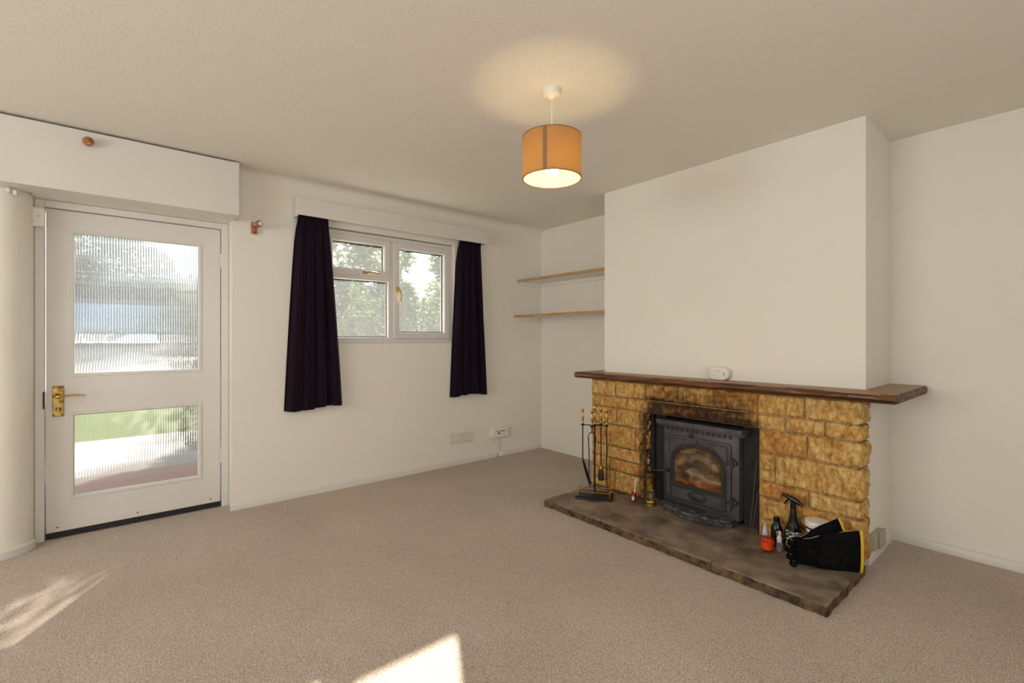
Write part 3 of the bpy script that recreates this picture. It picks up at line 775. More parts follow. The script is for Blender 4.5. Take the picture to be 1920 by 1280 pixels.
OUT = [rect_ray(cc, (p[0] - cc[0], p[1] - cc[1]), R) for p in IN]
q = MB(); q.plate(OUT, IN, 2.836, 2.8495)
door = q.build('stove_door', M['stove'], sv, bevel=.003)
A1, A2 = arch(.190, .200, .352, .502), arch(.162, .226, .36, .475)
q = MB(); q.plate(A1, A2, 2.828, 2.8355); A3, A4 = arch(.181, .212, .356, .493), arch(.171, .216, .358, .483)
q.plate(A3, A4, 2.823, 2.8278)
q.build('arch_moulding', M['stoved'], door, bevel=.0015)
q = MB(); lay = q.bm.verts.layers.float_color.new('Col'); G_ = arch(.1585, .2215, .36, .4725); c = q.bm.verts.new((2.8445, Yc, .34)); c[lay] = (1, 1, 1, 1); rings = []
for f in (.35, .7, .88, 1):
    L = []
    for p in G_:
        v = q.bm.verts.new((2.8445, Yc + (p[0] - Yc) * f, .34 + (p[1] - .34) * f))
        zz = v.co.z; e = f
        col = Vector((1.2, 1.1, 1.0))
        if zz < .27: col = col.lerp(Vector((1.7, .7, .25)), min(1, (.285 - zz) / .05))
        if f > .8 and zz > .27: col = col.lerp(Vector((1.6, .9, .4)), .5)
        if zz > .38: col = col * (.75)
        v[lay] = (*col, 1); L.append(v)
    rings.append(L)
for i in range(len(G_)): q.bm.faces.new((c, rings[0][i], rings[0][(i + 1) % len(G_)]))
for a, b in zip(rings, rings[1:]): q.bridge(a, b)
tag(q.build('stove_glass', M['stoveglass'], door, smooth=False), 'arched glass smeared with brown soot and ash')
# corner ornaments, lower panel with oval
q = MB()
def bar(p0, p1, w=.003, x=2.8335):
    a, b = Vector((0, *p0)), Vector((0, *p1)); d = (b - a).normalized(); n = Vector((0, -d.z, d.y)) * w
    P = [a + n, b + n, b - n, a - n]
    f = [q.bm.verts.new((x, v.y, v.z)) for v in P]; k = [q.bm.verts.new((2.8365, v.y, v.z)) for v in P]
    q.bridge(f, k); q.cap(f); q.cap(k, True)
for s in (1, -1):
    q = MB(); y = Yc + s * .195
    bar((y, .515), (Yc + s * .075, .520)); bar((y, .515), (y, .405)); bar((y, .405), (Yc + s * .075, .520), .002)
    q.build('corner_ornament', M['stoved'], door)
q = MB(); q.lathe((2.836, Yc, .515), [(.012, 0), (.009, .004), (.002, .005)], 14, (-1, 0, 0))
q.build('centre_ornament', M['stoved'], door)
q = MB(); q.box(2.826, 2.8355, 1.372, 1.738, .1975, .208)
q.box(2.830, 2.8355, 1.372, 1.738, .118, .124); q.box(2.830, 2.8355, 1.366, 1.372, .118, .208); q.box(2.830, 2.8355, 1.738, 1.744, .118, .208)
q.build('lower_panel_frame', M['stoved'], door, bevel=.001)
q = MB(); prev = None
for (r, h) in ((1, 0), (.97, .006), (.86, .007), (.80, .003), (.70, .003), (.45, .0065), (.05, .008)):
    cur = [q.bm.verts.new((2.8355 - h, Yc + .066 * r * math.cos(t), .160 + .033 * r * math.sin(t))) for t in [2 * PI * k / 28 for k in range(28)]]
    if prev: q.bridge(prev, cur)
    prev = cur
q.cap(prev); q.build('oval_boss', M['stoved'], door)
q = MB(); q.box(2.831, 2.8355, 1.39, 1.462, .136, .140); q.box(2.831, 2.8355, 1.39, 1.462, .184, .188); q.box(2.831, 2.8355, 1.39, 1.394, .140, .184); q.box(2.831, 2.8355, 1.458, 1.462, .140, .184)
q.build('side_panel', M['stove'], door)
for z in (.427, .187):
    q = MB(); q.cyl((2.832, 1.327, z - .022), (2.832, 1.327, z + .022), .010, seg=14); q.box(2.826, 2.836, 1.327, 1.362, z - .010, z + .010, bev=.002); q.cyl((2.832, 1.327, z + .022), (2.832, 1.327, z + .027), .007, seg=12)
    q.box(2.832, 2.850, 1.300, 1.327, z - .012, z + .012, bev=.002)
    q.build('hinge', M['stoved'], door)
q = MB(); q.box(2.80, 2.836, 1.745, 1.765, .285, .305, bev=.004)
q.tube([(2.812, 1.755, .295), (2.800, 1.775, .293), (2.790, 1.800, .290), (2.785, 1.83, .286), (2.782, 1.845, .285)], .006, 10, rs=[.006, .008, .009, .008, .005])
q.build('door_handle', M['black'], door)
MB().lathe((2.836, 1.60, .549), [(.013, 0), (.012, .006), (.005, .012)], 14, (-1, 0, 0)).build('air_knob', M['stoved'], sv)
# curved ash lip
q = MB(); o = [(2.85, 1.785)]
for i in range(17):
    t = i / 16; y = 1.785 - t * .47; o.append((2.79 - .085 * math.sin(PI * t) ** .6, y))
o += [(2.85, 1.315)]
q.prism(o, 'z', .078, .092); q.prism([(x + .012 if x < 2.84 else x, 1.55 + (y - 1.55) * .95) for x, y in o], 'z', .0475, .0775)
tag(q.build('ash_lip', M['ash'], sv, bevel=.004), 'dusty curved ash lip')

# ------------------------------------------------------------------ things around the hearth
HZ = .0465
# companion set
ang = math.radians(-57)
st = thing('fireside_tool_stand', 'black and brass fireside tool stand at the left end of the hearth', 'tool stand', (2.605, 2.205, HZ), ang)
q = MB(); q.box(-.130, .130, -.078, .078, 0, .012, bev=.004); q.box(-.120, .120, -.069, .069, .012, .022, bev=.003); q.build('base', M['iron'], st, local=True)
q = MB()
for sx in (-1, 1):
    for sy in (-1, 1): q.lathe((sx * .112, sy * .060, .022), [(.005, 0), (.003, .006), (.005, .014), (.003, .020), (.006, .028), (.006, .034), (.002, .040)], 10)
for z in (.048,):
    for sy in (-1, 1): q.cyl((-.112, sy * .060, z), (.112, sy * .060, z), .0026, seg=8)
    for sx in (-1, 1): q.cyl((sx * .112, -.060, z), (sx * .112, .060, z), .0026, seg=8)
q.build('gallery_rail', M['brass'], st, local=True)
MB().cyl((0, 0, .022), (0, 0, .515), .0065, seg=12).build('pole', M['iron'], st, local=True)
hooks = [(-.085, 0), (.085, 0), (-.012, -.052), (.040, .042)]
q = MB(); q.box(-.085, .085, -.005, .005, .508, .514); q.tube([(-.012, -.052, .5115), (0, 0, .5115), (.040, .042, .5115)], .004, 8)
for (a, b) in hooks: q.cyl((a, b, .506), (a, b, .516), .013, seg=14)
q.build('crossbar', M['iron'], st, local=True, bevel=.001)
HP = [(.005, 0), (.008, .006), (.005, .012), (.0075, .030), (.0095, .050), (.007, .070), (.0045, .082), (.0065, .086), (.005, .090), (.009, .096), (.0105, .104), (.008, .112), (.002, .116)]
MB().lathe((0, 0, .515), [(r * 1.05, h * 1.15) for r, h in HP], 14).build('finial', M['brass'], st, local=True)
ca, sa = math.cos(ang), math.sin(ang)
def toolpos(i): a, b = hooks[i]; return (2.605 + a * ca - b * sa, 2.205 + a * sa + b * ca, HZ)
def tool(i, name, label, build):
    p = toolpos(i); t = thing(name, label, 'fireside tool', p, ang)
    MB().lathe((0, 0, .5165), HP, 14).build('handle', M['brass'], t, local=True)
    build(t); return t
def shovel(t):
    MB().tube([(0, 0, .517), (0, 0, .27), (.003, -.002, .24)], .0042, 8).build('rod', M['iron'], t, local=True)
    q = MB(); prev = None
    for k in range(9):
        f = k / 8; z = .255 - .165 * f; w = .014 + .026 * min(1, f * 2.2); xx = .004 + .055 * f
        pr = [(xx - .006, -w), (xx, -w * .8), (xx + .003, 0), (xx, w * .8), (xx - .006, w), (xx - .003, w * .8), (xx + .0055, 0), (xx - .003, -w * .8)]
        cur = [q.bm.verts.new((a, b, z)) for a, b in pr]
        if prev: q.bridge(prev, cur)
        else: q.cap(cur)
        prev = cur
    q.cap(prev, True); q.build('blade', M['iron'], t, local=True)
def poker(t):
    q = MB(); q.tube([(0, 0, .517), (0, 0, .15), (.0, 0, .10), (.004, 0, .065)], .0042, 8, rs=[.0042, .0042, .004, .0015]); q.tube([(0, 0, .14), (-.014, 0, .125), (-.020, 0, .14)], .003, 8); q.build('rod', M['iron'], t, local=True)
def tongs(t):
    q = MB(); q.cyl((0, 0, .517), (0, 0, .47), .0045, seg=8)
    for s in (-1, 1): q.tube([(0, 0, .470), (s * .018, 0, .462), (s * .026, 0, .44), (s * .020, 0, .33), (s * .020, -.002, .16), (s * .012, -.004, .085)], .0036, 8)
    q.build('arms', M['iron'], t, local=True)
def brush(t):
    MB().tube([(0, 0, .517), (0, 0, .22)], .0042, 8).build('rod', M['iron'], t, local=True)
    MB().lathe((0, 0, .186), [(.016, 0), (.017, .012), (.014, .026), (.006, .034)], 14).build('ferrule', M['brass'], t, local=True)
    MB().lathe((0, 0, .110), [(.019, 0), (.020, .03), (.0165, .074), (.014, .078)], 14).build('bristles', M['black'], t, local=True)
tool(0, 'fire_shovel', 'black fire shovel with brass handle hanging leftmost on the tool stand', shovel)
tool(1, 'fire_poker', 'black fire poker with brass handle hanging rightmost on the tool stand', poker)
tool(2, 'fire_tongs', 'black fire tongs with brass handle hanging at the front of the tool stand', tongs)
tool(3, 'hearth_brush', 'hearth brush with yellow brass collar hanging just right of the stand pole', brush)

# red jar with stick
jx, jy = 2.748, 1.975
j = thing('red_jar', 'small dark red jar with white label beside the brass lantern', 'jar', (jx, jy, HZ))
MB().lathe((jx, jy, HZ), [(.016, 0), (.019, .004), (.019, .042), (.016, .050), (.016, .058), (.0145, .058), (.0145, .012)], 20).build('glass', M['redglass'], j)
q = MB(); prev = None; base = math.atan2(-jy, -jx) - .2
for i in range(7):
    a = base + (i / 6 - .5) * 1.0; cur = [q.bm.verts.new((jx + .0196 * math.cos(a), jy + .0196 * math.sin(a), HZ + z)) for z in (.008, .038)]
    if prev: q.bm.faces.new((prev[0], cur[0], cur[1], prev[1]))
    prev = cur
q.build('paper_label', M['label'], j)
tag(MB().cyl((jx + .002, jy + .002, HZ + .013), (jx + .008, jy - .016, HZ + .158), .0035, seg=8).build('white_stick', M['white']), 'thin white stick standing up in the red jar', 'stick')
# brass lantern
lx, ly = 2.768, 1.852
l = thing('miners_lamp', 'old brass miners lamp standing on the hearth left of the stove', 'lantern', (lx, ly, HZ))
MB().lathe((lx, ly, HZ), [(.036, 0), (.037, .006), (.034, .010), (.034, .018), (.036, .022), (.036, .028), (.032, .034)], 28).build('base', M['brassd'], l)
MB().lathe((lx, ly, HZ), [(.025, .034), (.027, .06), (.025, .098)], 24).build('glass_chimney', M['clearglass'], l)
q = MB()
for k in range(6):
    a = k * PI / 3 + .3; q.cyl((lx + .031 * math.cos(a), ly + .031 * math.sin(a), HZ + .030), (lx + .031 * math.cos(a), ly + .031 * math.sin(a), HZ + .108), .0018, seg=6)
q.build('guard_rods', M['brassd'], l)
MB().lathe((lx, ly, HZ), [(.034, .104), (.036, .108), (.034, .113), (.027, .116), (.027, .200), (.029, .205), (.030, .212), (.027, .217)], 28).build('bonnet', M['brassd'], l)
MB().lathe((lx, ly, HZ), [(.033, .2175), (.033, .222), (.018, .228), (.004, .232)], 24).build('cap', M['black'], l)
q = MB(); q.box(lx - .0285, lx - .0265, ly - .008, ly + .010, HZ + .145, HZ + .175); q.build('name_plate', M['brass'], l)
# thin rods leaning by the stove
for (a, b, lab) in (((2.735, 1.205, HZ + .003), (2.838, 1.174, .470), 'longer thin metal rod leaning in the right side of the fireplace opening'), ((2.745, 1.196, HZ + .003), (2.838, 1.166, .30), 'shorter thin metal rod leaning in the right side of the fireplace opening')):
    tag(MB().cyl((a[0] + .05, a[1], a[2]), (b[0] + .0, b[1] + .012, b[2]), .0019, seg=8).build('metal_rod', M['rod']), lab, 'rod')

# orange candle
cx, cy = 2.655, 1.055
c = thing('candle', 'orange candle in a round red glass at the front of the cleaning bottles', 'candle', (cx, cy, HZ))
MB().lathe((cx, cy, HZ), [(.022, 0), (.030, .004), (.035, .066), (.033, .066), (.028, .007), (.002, .006)], 28).build('glass', M['orangeglass'], c)
MB().lathe((cx, cy, HZ), [(.024, .008), (.029, .012), (.0315, .048), (.002, .046)], 24).build('wax', M['wax'], c)
MB().cyl((cx, cy, HZ + .046), (cx + .001, cy, HZ + .054), .001, seg=6).build('wick', M['black'], c)
# clear bottle with lilac nozzle
b = thing('glue_bottle', 'small bottle with tall pale lilac nozzle behind the orange candle', 'bottle', (2.727, 1.096, HZ))
MB().lathe((2.727, 1.096, HZ), [(.018, 0), (.020, .003), (.020, .046), (.013, .052)], 18).build('body', M['bottle'], b)
MB().lathe((2.727, 1.096, HZ), [(.015, .053), (.015, .072), (.011, .080), (.0065, .100), (.0035, .118), (.002, .119)], 16).build('nozzle', M['lilac'], b)
# black bottle
bx_, by_ = 2.762, 1.050
b = thing('black_bottle', 'black plastic bottle with screw cap between candle and spray bottle', 'bottle', (bx_, by_, HZ))
MB().lathe((bx_, by_, HZ), [(.026, 0), (.028, .004), (.028, .092), (.025, .104), (.014, .126), (.012, .130)], 24).build('body', M['blackpl'], b)
MB().lathe((bx_, by_, HZ), [(.0155, .1305), (.0155, .154), (.013, .157)], 20).build('cap', M['blackpl'], b)
q = MB(); prev = None; base = math.atan2(-by_, -bx_)
for i in range(9):
    a = base + (i / 8) * 1.0; cur = [q.bm.verts.new((bx_ + .0285 * math.cos(a), by_ + .0285 * math.sin(a), HZ + z)) for z in (.03, .086)]
    if prev: q.bm.faces.new((prev[0], cur[0], cur[1], prev[1]))
    prev = cur
q.build('printed_label', M['label'], b)
# dropper bottle
dx_, dy_ = 2.700, 1.012
b = thing('dropper_bottle', 'tiny bottle with white pointed dropper cap beside the black glove fingers', 'bottle', (dx_, dy_, HZ))
MB().lathe((dx_, dy_, HZ), [(.017, 0), (.018, .003), (.018, .040), (.010, .047)], 18).build('body', M['bottle'], b)
MB().lathe((dx_, dy_, HZ), [(.012, .0475), (.013, .066), (.011, .074), (.0055, .078), (.0035, .106), (.002, .107)], 16).build('dropper_cap', M['white'], b)
# spray bottle
sx, sy = 2.765, .968
b = thing('spray_bottle', 'tall black trigger spray bottle with white printed label', 'spray bottle', (sx, sy, HZ))
q = MB(); prev = None      # oval body, long axis along Y
for (z, ry, rx) in ((0, .036, .022), (.004, .040, .025), (.085, .041, .026), (.115, .038, .025), (.135, .030, .022), (.155, .021, .018), (.185, .018, .016), (.215, .0145, .0145), (.222, .013, .013)):
    cur = [q.bm.verts.new((sx + rx * math.cos(t), sy + ry * math.sin(t) - (0 if z < .12 else (z - .12) * .0), HZ + z)) for t in [2 * PI * k / 28 for k in range(28)]]
    if prev: q.bridge(prev, cur)
    else: q.cap(cur, True)
    prev = cur
q.cap(prev); q.build('body', M['blackpl'], b)
q = MB(); prev = None
for i in range(13):
    t = PI + (i / 12 - .5) * 2.1 + .25
    cur = [q.bm.verts.new((sx + .0268 * math.cos(t), sy + .0418 * math.sin(t), HZ + z)) for z in (.018, .050, .080, .108)]
    if prev:
        for k in range(3): q.bm.faces.new((prev[k], cur[k], cur[k + 1], prev[k + 1]))
    prev = cur
q.build('printed_label', M['label'], b)
q = MB(); q.cyl((sx, sy, HZ + .2225), (sx, sy, HZ + .240), .0155, seg=18)
prev = None                # trigger head pointing to the left along +Y
for (y, zc, hz, wx) in ((.056, .288, .007, .007), (.050, .286, .009, .009), (.030, .281, .011, .012), (.0, .270, .016, .013), (-.022, .262, .016, .013), (-.040, .252, .009, .011), (-.046, .246, .004, .008)):
    cur = [q.bm.verts.new((sx + wx * math.cos(t), sy + y, HZ + zc + hz * math.sin(t))) for t in [2 * PI * k / 14 for k in range(14)]]
    if prev: q.bridge(prev, cur)
    else: q.cap(cur)
    prev = cur
q.cap(prev, True); q.cyl((sx, sy, HZ + .24), (sx, sy, HZ + .262), .013, seg=16)
q.build('spray_head', M['blackpl'], b)
MB().tube([(sx, sy + .022, HZ + .272), (sx, sy + .032, HZ + .255), (sx, sy + .045, HZ + .238)], .005, 8, rs=[.006, .005, .0035]).build('trigger', M['blackpl'], b)
# tub
tx, ty = 2.757, .852
b = thing('paste_tub', 'round tub with a white lid and black printed label behind the gloves', 'tub', (tx, ty, HZ))
MB().lathe((tx, ty, HZ), [(.046, 0), (.048, .003), (.050, .163)], 32).build('pot', M['white'], b)
MB().lathe((tx, ty, HZ), [(.0487, .03), (.0506, .140)], 32, caps=False).build('printed_label', M['label'], b)
MB().lathe((tx, ty, HZ), [(.0515, .1535), (.0515, .162)], 32, caps=False).build('black_band', M['black'], b)
MB().lathe((tx, ty, HZ), [(.051, .163), (.0555, .166), (.0560, .190), (.0545, .195), (.002, .1965)], 36).build('lid', M['plastic'], b)

# gauntlet gloves
def glove(name, label, origin, rz, tilt, sc=1., mirror=1, text=False):
    g = thing(name, label, 'glove', origin, rz)
    Tm = Matrix.Rotation(tilt, 4, 'Y') @ Matrix.Scale(sc, 4)
    # local: +x from cuff to fingertips, z up (width), y thickness; rests on z=0
    q = MB(); prev = None
    secs = [(0, .098, .094, .016), (.004, .098, .096, .019), (.05, .094, .092, .019), (.11, .086, .086, .018), (.16, .078, .078, .020), (.19, .072, .066, .022), (.215, .070, .060, .024), (.245, .070, .058, .022), (.262, .070, .052, .016)]
    for (x, zc, hz, ty) in secs:
        cur = []
        for k in range(28):
            t = 2 * PI * k / 28; c_, s_ = math.cos(t), math.sin(t)
            z = zc + hz * (abs(c_) ** .7) * (1 if c_ > 0 else -1); y = ty * s_ + .003 * fb((x * 30, z * 30, origin[0]))
            cur.append(q.bm.verts.new((x, y, z)))
        if prev: q.bridge(prev, cur)
        else: q.cap(cur, True)
        prev = cur
    q.cap(prev)
    bmesh.ops.transform(q.bm, matrix=Tm, verts=q.bm.verts)
    body = q.build('gauntlet', M['suede'], g, local=True, angle=70)
    # fingers and thumb
    fz = [.122, .090, .057, .026]; fl = [.056, .068, .062, .048]
    for k in range(4):
        q = MB(); z = fz[k]; L = fl[k]; cy_ = -.012 * mirror
        P = [(.238, 0, z), (.238 + L * .45, cy_ * .5, z + .002), (.238 + L * .8, cy_ * 1.4, z - .002), (.238 + L * .95, cy_ * 2.6, z - .005), (.238 + L * .85, cy_ * 3.6, z - .006), (.238 + L * .72, cy_ * 4.0, z - .006)]
        q.tube(P, .012, 12, rs=[.015, .0168, .0168, .0155, .013, .006])
        bmesh.ops.transform(q.bm, matrix=Tm, verts=q.bm.verts)
        q.build('finger', M['suede'], g, local=True, angle=70)
        q = MB(); q.tube([(p[0] + .002, p[1] - .001, p[2] + .0160) for p in P[:5]], .0014, 6)
        bmesh.ops.transform(q.bm, matrix=Tm, verts=q.bm.verts); q.build('finger_piping', M['piping'], g, local=True)
    q = MB(); q.tube([(.185, -.010 * mirror, .105), (.215, -.028 * mirror, .122), (.240, -.036 * mirror, .122), (.262, -.038 * mirror, .112), (.270, -.038 * mirror, .106)], .014, 12, rs=[.016, .0155, .0145, .012, .006])
    bmesh.ops.transform(q.bm, matrix=Tm, verts=q.bm.verts); q.build('thumb', M['suede'], g, local=True, angle=70)
    q = MB(); q.tube([(.03, 0, .1915), (.08, 0, .178), (.13, 0, .162), (.17, 0, .150), (.20, -.002, .136), (.235, -.004, .128)], .0016, 6)
    bmesh.ops.transform(q.bm, matrix=Tm, verts=q.bm.verts); q.build('seam_piping', M['piping'], g, local=True)
    q = MB()
    a = []; 
    for (x, s) in ((-.004, 1.0), (-.004, 1.06), (.007, 1.06), (.007, 1.0)):
        cur = []
        for k in range(28):
            t = 2 * PI * k / 28; c_, s_ = math.cos(t), math.sin(t)
            cur.append(q.bm.verts.new((x, .0205 * s * s_, .098 + (.0960 + (s - 1) * .03) * (abs(c_) ** .7) * (1 if c_ > 0 else -1))))
        a.append(cur)
    for i in range(3): q.bridge(a[i], a[i + 1])
    q.bridge(a[3], a[0])
    bmesh.ops.transform(q.bm, matrix=Tm, verts=q.bm.verts); tag(q.build('cuff_trim', M['yellow'], g, local=True), 'yellow binding around the cuff')
    return g
rz = math.atan2(.93 - .668, 2.600 - 2.775)
g1 = glove('gauntlet_glove', 'front black suede gauntlet glove with yellow cuff edge lying on the hearth', (2.733, .662, HZ + .004), rz, 0, 1.05, mirror=-1)
g2 = glove('gauntlet_glove', 'rear black suede gauntlet glove with yellow cuff tilted up behind the other glove', (2.764, .708, HZ + .080), rz + .0, math.radians(18), .88, mirror=-1)
g1['group'] = g2['group'] = 'pair of fireside gloves'

# CO alarm
ca_ = thing('carbon_monoxide_alarm', 'white rounded carbon monoxide alarm standing on the mantel shelf', 'alarm', (2.945, 1.462, .9135), math.radians(0))
def rrect(w, h, r, n=6):
    P = []
    for (cx_, cy_, a0) in ((w - r, r, -PI / 2), (w - r, h - r, 0), (-w + r, h - r, PI / 2), (-w + r, r, PI)):
        for i in range(n + 1): a = a0 + PI / 2 * i / n; P.append((cx_ + r * math.cos(a), cy_ + r * math.sin(a)))
    return P
q = MB(); q.prism([(p[0], p[1]) for p in rrect(.064, .082, .038)], 'x', -.014, .024)
q.build('case', M['plastic'], ca_, local=True, bevel=.005)
q = MB()
for i in range(24):
    if i % 6 != 5:
        a = 2 * PI * i / 24; a2 = a + .26
        P = [(.034 + r * math.cos(t), .042 + r * math.sin(t)) for r, t in ((.0150, a), (.0150, a2), (.0168, a2), (.0168, a))]
        q.prism(P, 'x', -.0148, -.0139)
q.build('sounder_grille', M['greyplastic'], ca_, local=True)
for b_ in ((-.040, -.032, .030, .050), (-.002, .014, .060, .064), (-.012, .004, .053, .056), (.0, .026, .013, .016)): MB().box(-.0148, -.0139, *b_).build('printed_mark', M['greyplastic'], ca_, local=True)
MB().cyl((-.0139, .034, .042), (-.0165, .034, .042), .009, seg=18).build('test_button', M['plastic'], ca_, local=True)

# ------------------------------------------------------------------ added windows for fill daylight, unseen (behind and left of the camera)
w2 = thing('added_window_2', 'wide white framed window added in the unseen rear wall for fill light', 'window', (.25, YR - .1, RW[2]), kind='structure')
q = MB(); y0, y1 = YR - .15, YR - .09
for b_ in ((RW[0], RW[1], RW[2], RW[2] + .06), (RW[0], RW[1], RW[3] - .06, RW[3]), (RW[0], RW[0] + .06, RW[2], RW[3]), (RW[1] - .06, RW[1], RW[2], RW[3]), (.22, .28, RW[2], RW[3])): q.box(b_[0], b_[1], y0, y1, b_[2], b_[3])
q.build('window_frame', M['pvc'], w2)
w3 = thing('added_window_3', 'white framed window added in the unseen left wall for fill light', 'window', (XL - .1, 1.6, LW[2]), kind='structure')
q = MB()
for b_ in ((LW[0], LW[1], LW[2], LW[2] + .06), (LW[0], LW[1], LW[3] - .06, LW[3]), (LW[0], LW[0] + .06, LW[2], LW[3]), (LW[1] - .06, LW[1], LW[2], LW[3]), (1.57, 1.63, LW[2], LW[3])): q.box(XL - .15, XL - .09, b_[0], b_[1], b_[2], b_[3])
q.build('window_frame', M['pvc'], w3)

# ------------------------------------------------------------------ outside
struct(B('paving', M['paving'], (-14, 20, W1 + .02, 7.2, -.25, -.12)), 'pale paving outside the glazed door', 'paving')
def hz_(y): return -.12 + min(.42, max(0, y - 7.2) * .42) + min(.75, max(0, y - 8.2) * .16)
def ground(name, ya, yb, ny, m, lab, cat):
    q = MB(); gg = []
    for i in range(41):
        gg.append([q.bm.verts.new((-14 + 34 * i / 40, ya + (yb - ya) * j / ny, hz_(ya + (yb - ya) * j / ny))) for j in range(ny + 1)])
    for i in range(40):
        for j in range(ny): q.bm.faces.new((gg[i][j], gg[i + 1][j], gg[i + 1][j + 1], gg[i][j + 1]))
    tag(q.build(name, m), lab, cat, kind='structure')
ground('grass_verge', 7.2, 8.25, 4, M['grass'], 'sunlit strip of grass beyond the paving outside', 'grass')
ground('driveway', 8.25, 24, 14, M['paving'], 'pale rising driveway beyond the grass outside', 'driveway')
tag(B('door_step', M['brickstep'], (-.9, 1.3, W1 + .03, W1 + 1.0, -.12, .04)), 'pinkish brick step outside the glazed door', 'step')
def shrub(name, label, ctr, rad, n, size, m, seed):
    random.seed(seed); q = MB()
    lumps = [(Vector(ctr) + Vector((random.uniform(-1, 1) * rad[0], random.uniform(-.6, .6) * rad[1], random.uniform(-.7, .8) * rad[2])), random.uniform(.35, .6)) for _ in range(22)]
    for i in range(n):
        c, r = random.choice(lumps)
        d = Vector((random.gauss(0, 1), random.gauss(0, 1), random.gauss(0, 1))).normalized()
        p = c + Vector((d.x * r * rad[0] * .55, d.y * r * rad[1] * .8, d.z * r * rad[2] * .8)) * random.uniform(.75, 1.05)
        if p.z < -.05: continue
        R_ = Euler((random.uniform(0, 6.3), random.uniform(-.9, .9), random.uniform(0, 6.3))).to_matrix()
        s = size * random.uniform(.6, 1.3)
        L = [p + R_ @ Vector(v) * s for v in ((-1, 0, 0), (0, -.45, .12), (1, 0, 0), (0, .45, .12))]
        q.bm.faces.new([q.bm.verts.new(v) for v in L])
    t = thing(name, label, 'shrub', (ctr[0], ctr[1], 0))
    q.build('foliage', m, t, smooth=False)
    q = MB()
    for k in range(5):
        a = random.uniform(0, 6.3); q.tube([(ctr[0], ctr[1], -.1), (ctr[0] + .3 * math.cos(a), ctr[1] + .3 * math.sin(a), ctr[2] * .5), (ctr[0] + rad[0] * .5 * math.cos(a), ctr[1] + rad[1] * .4 * math.sin(a), ctr[2])], .04, 6)
    q.build('stems', M['bark'], t)
shrub('garden_shrub', 'leafy pale green shrub filling the lower half of the right window pane', (3.15, 5.05, .95), (.56, .36, .78), 9000, .034, M['leafpale'], 3)
shrub('garden_shrub', 'grey green shrub seen through the lower left window pane', (2.25, 5.3, .95), (.32, .36, .72), 8000, .034, M['leaf'], 5)
shrub('garden_shrub', 'tall hazy shrub behind the nearer ones at the top of the window', (4.6, 9.4, 2.0), (2.6, .9, 1.5), 26000, .075, M['leafpale'], 11)
shrub('garden_shrub', 'tall dark green shrub blurred through the upper ribbed door pane', (-.6, 16.2, 3.1), (3.2, .8, 1.9), 14000, .11, M['leaf'], 8)
shrub('garden_shrub', 'low rounded shrub added on the paving to shade the lower door pane', (1.08, 5.5, .86), (.68, .30, .86), 7000, .034, M['leaf'], 14)  # added to block the sun through the lower door pane
# parked car glimpsed through the ribbed glass
car = thing('car', 'pale blue car blurred behind the ribbed door glass', 'car', (.0, 13.4, 1.06), .25)
def loft_car(secs, name, m):
    q = MB(); prev = None
    for (x, w, z0, z1) in secs:
        pr = [(-w, z0), (-w * 1.02, (z0 + z1) / 2), (-w * .9, z1), (w * .9, z1), (w * 1.02, (z0 + z1) / 2), (w, z0)]
        cur = [q.bm.verts.new((x, a, b)) for a, b in pr]
        if prev: q.bridge(prev, cur)
        else: q.cap(cur)
        prev = cur
    q.cap(prev, True); q.build(name, m, car, local=True, bevel=.03)
loft_car([(-1.9, .62, .35, .7), (-1.75, .78, .25, .85), (-.9, .82, .22, .92), (.9, .82, .22, .95), (1.7, .8, .25, .92), (1.85, .7, .35, .8)], 'body', M['carpaint'])
loft_car([(-.95, .7, .93, .95), (-.35, .64, .93, 1.38), (.9, .64, .95, 1.40), (1.6, .68, .95, .97)], 'cabin_glass', M['carglass'])
loft_car([(-.36, .6, 1.37, 1.42), (.92, .6, 1.39, 1.43)], 'roof', M['carpaint'])
for x in (-1.2, 1.2):
    for y in (-.80, .62): MB().cyl((x, y, .2), (x, y + .18, .2), .31, seg=24).build('wheel', M['rubber'], car, local=True)

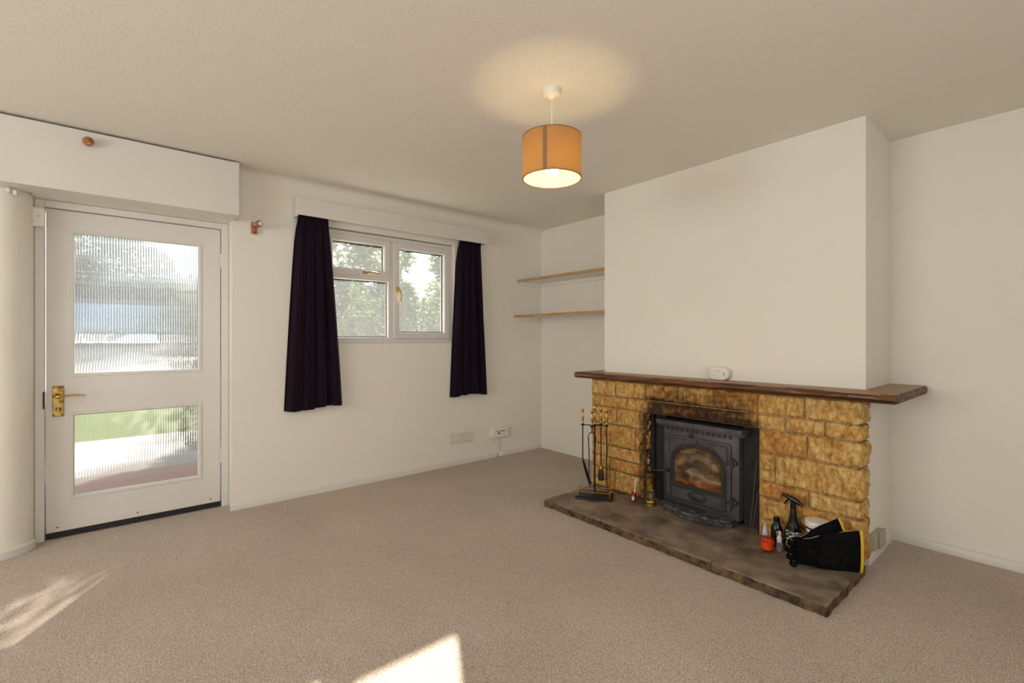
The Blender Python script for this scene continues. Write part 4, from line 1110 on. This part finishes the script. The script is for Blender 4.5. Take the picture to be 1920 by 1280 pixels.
# ------------------------------------------------------------------ light
w = bpy.data.worlds.new('sky'); S.world = w; w.use_nodes = True
bgn = w.node_tree.nodes['Background']; bgn.inputs['Color'].default_value = (.80, .90, 1.0, 1); bgn.inputs['Strength'].default_value = 2.1
def light(name, ty, loc, direction, energy, color, **k):
    l = bpy.data.lights.new(name, ty); l.energy = energy; l.color = color
    for a, b_ in k.items(): setattr(l, a, b_)
    o = bpy.data.objects.new(name, l); COL.objects.link(o); o.location = loc
    if direction: o.rotation_euler = Vector(direction).to_track_quat('-Z', 'Y').to_euler()
    return o
light('sun', 'SUN', (6, 9, 8), (-.571, -1, -.57), 36., (1, .93, .82), angle=math.radians(.8))
light('rear_fill_light', 'AREA', ((RW[0] + RW[1]) / 2, YR - .22, (RW[2] + RW[3]) / 2), (0, 1, 0), 27., (1, .97, .93), shape='RECTANGLE', size=RW[1] - RW[0], size_y=RW[3] - RW[2])  # fill light outside the added rear window
light('left_fill_light', 'AREA', (XL - .22, (LW[0] + LW[1]) / 2, (LW[2] + LW[3]) / 2), (1, 0, 0), 66., (1, .97, .93), shape='RECTANGLE', size=LW[1] - LW[0], size_y=LW[3] - LW[2])  # fill light outside the added left window
for nm, x0, x1, z0, z1 in (('front_window_portal', WX0, WX1, WZ0, WZ1), ('door_portal', gx0, gx1, LZ0, UZ1)):
    l = light(nm, 'AREA', ((x0 + x1) / 2, W1 + .02, (z0 + z1) / 2), (0, -1, 0), 1, (1, 1, 1), shape='RECTANGLE', size=x1 - x0, size_y=z1 - z0)
    l.data.cycles.is_portal = True
light('pendant_bulb_light', 'POINT', (PX, PY, 1.985), None, 15., (1, .72, .36), shadow_soft_size=.03)
bulb.visible_shadow = True

# ------------------------------------------------------------------ camera
cd = bpy.data.cameras.new('camera'); cam = bpy.data.objects.new('camera', cd); COL.objects.link(cam); S.camera = cam
cam.location = (0, 0, CH); cd.sensor_width = 36; cd.lens = 880 / 1920 * 36
cd.shift_y = -6 / 1920; cd.clip_start = .02
fwd = Vector((.640, .769, 0)); cam.rotation_euler = fwd.to_track_quat('-Z', 'Y').to_euler()
S.view_settings.view_transform = 'Standard'; S.view_settings.look = 'None'; S.view_settings.gamma = 1
S.view_settings.exposure = 0.; S.view_settings.use_curve_mapping = False
S.cycles.max_bounces = 10; S.cycles.diffuse_bounces = 6; S.cycles.transparent_max_bounces = 12
S.cycles.sample_clamp_indirect = 6; S.cycles.use_denoising = True
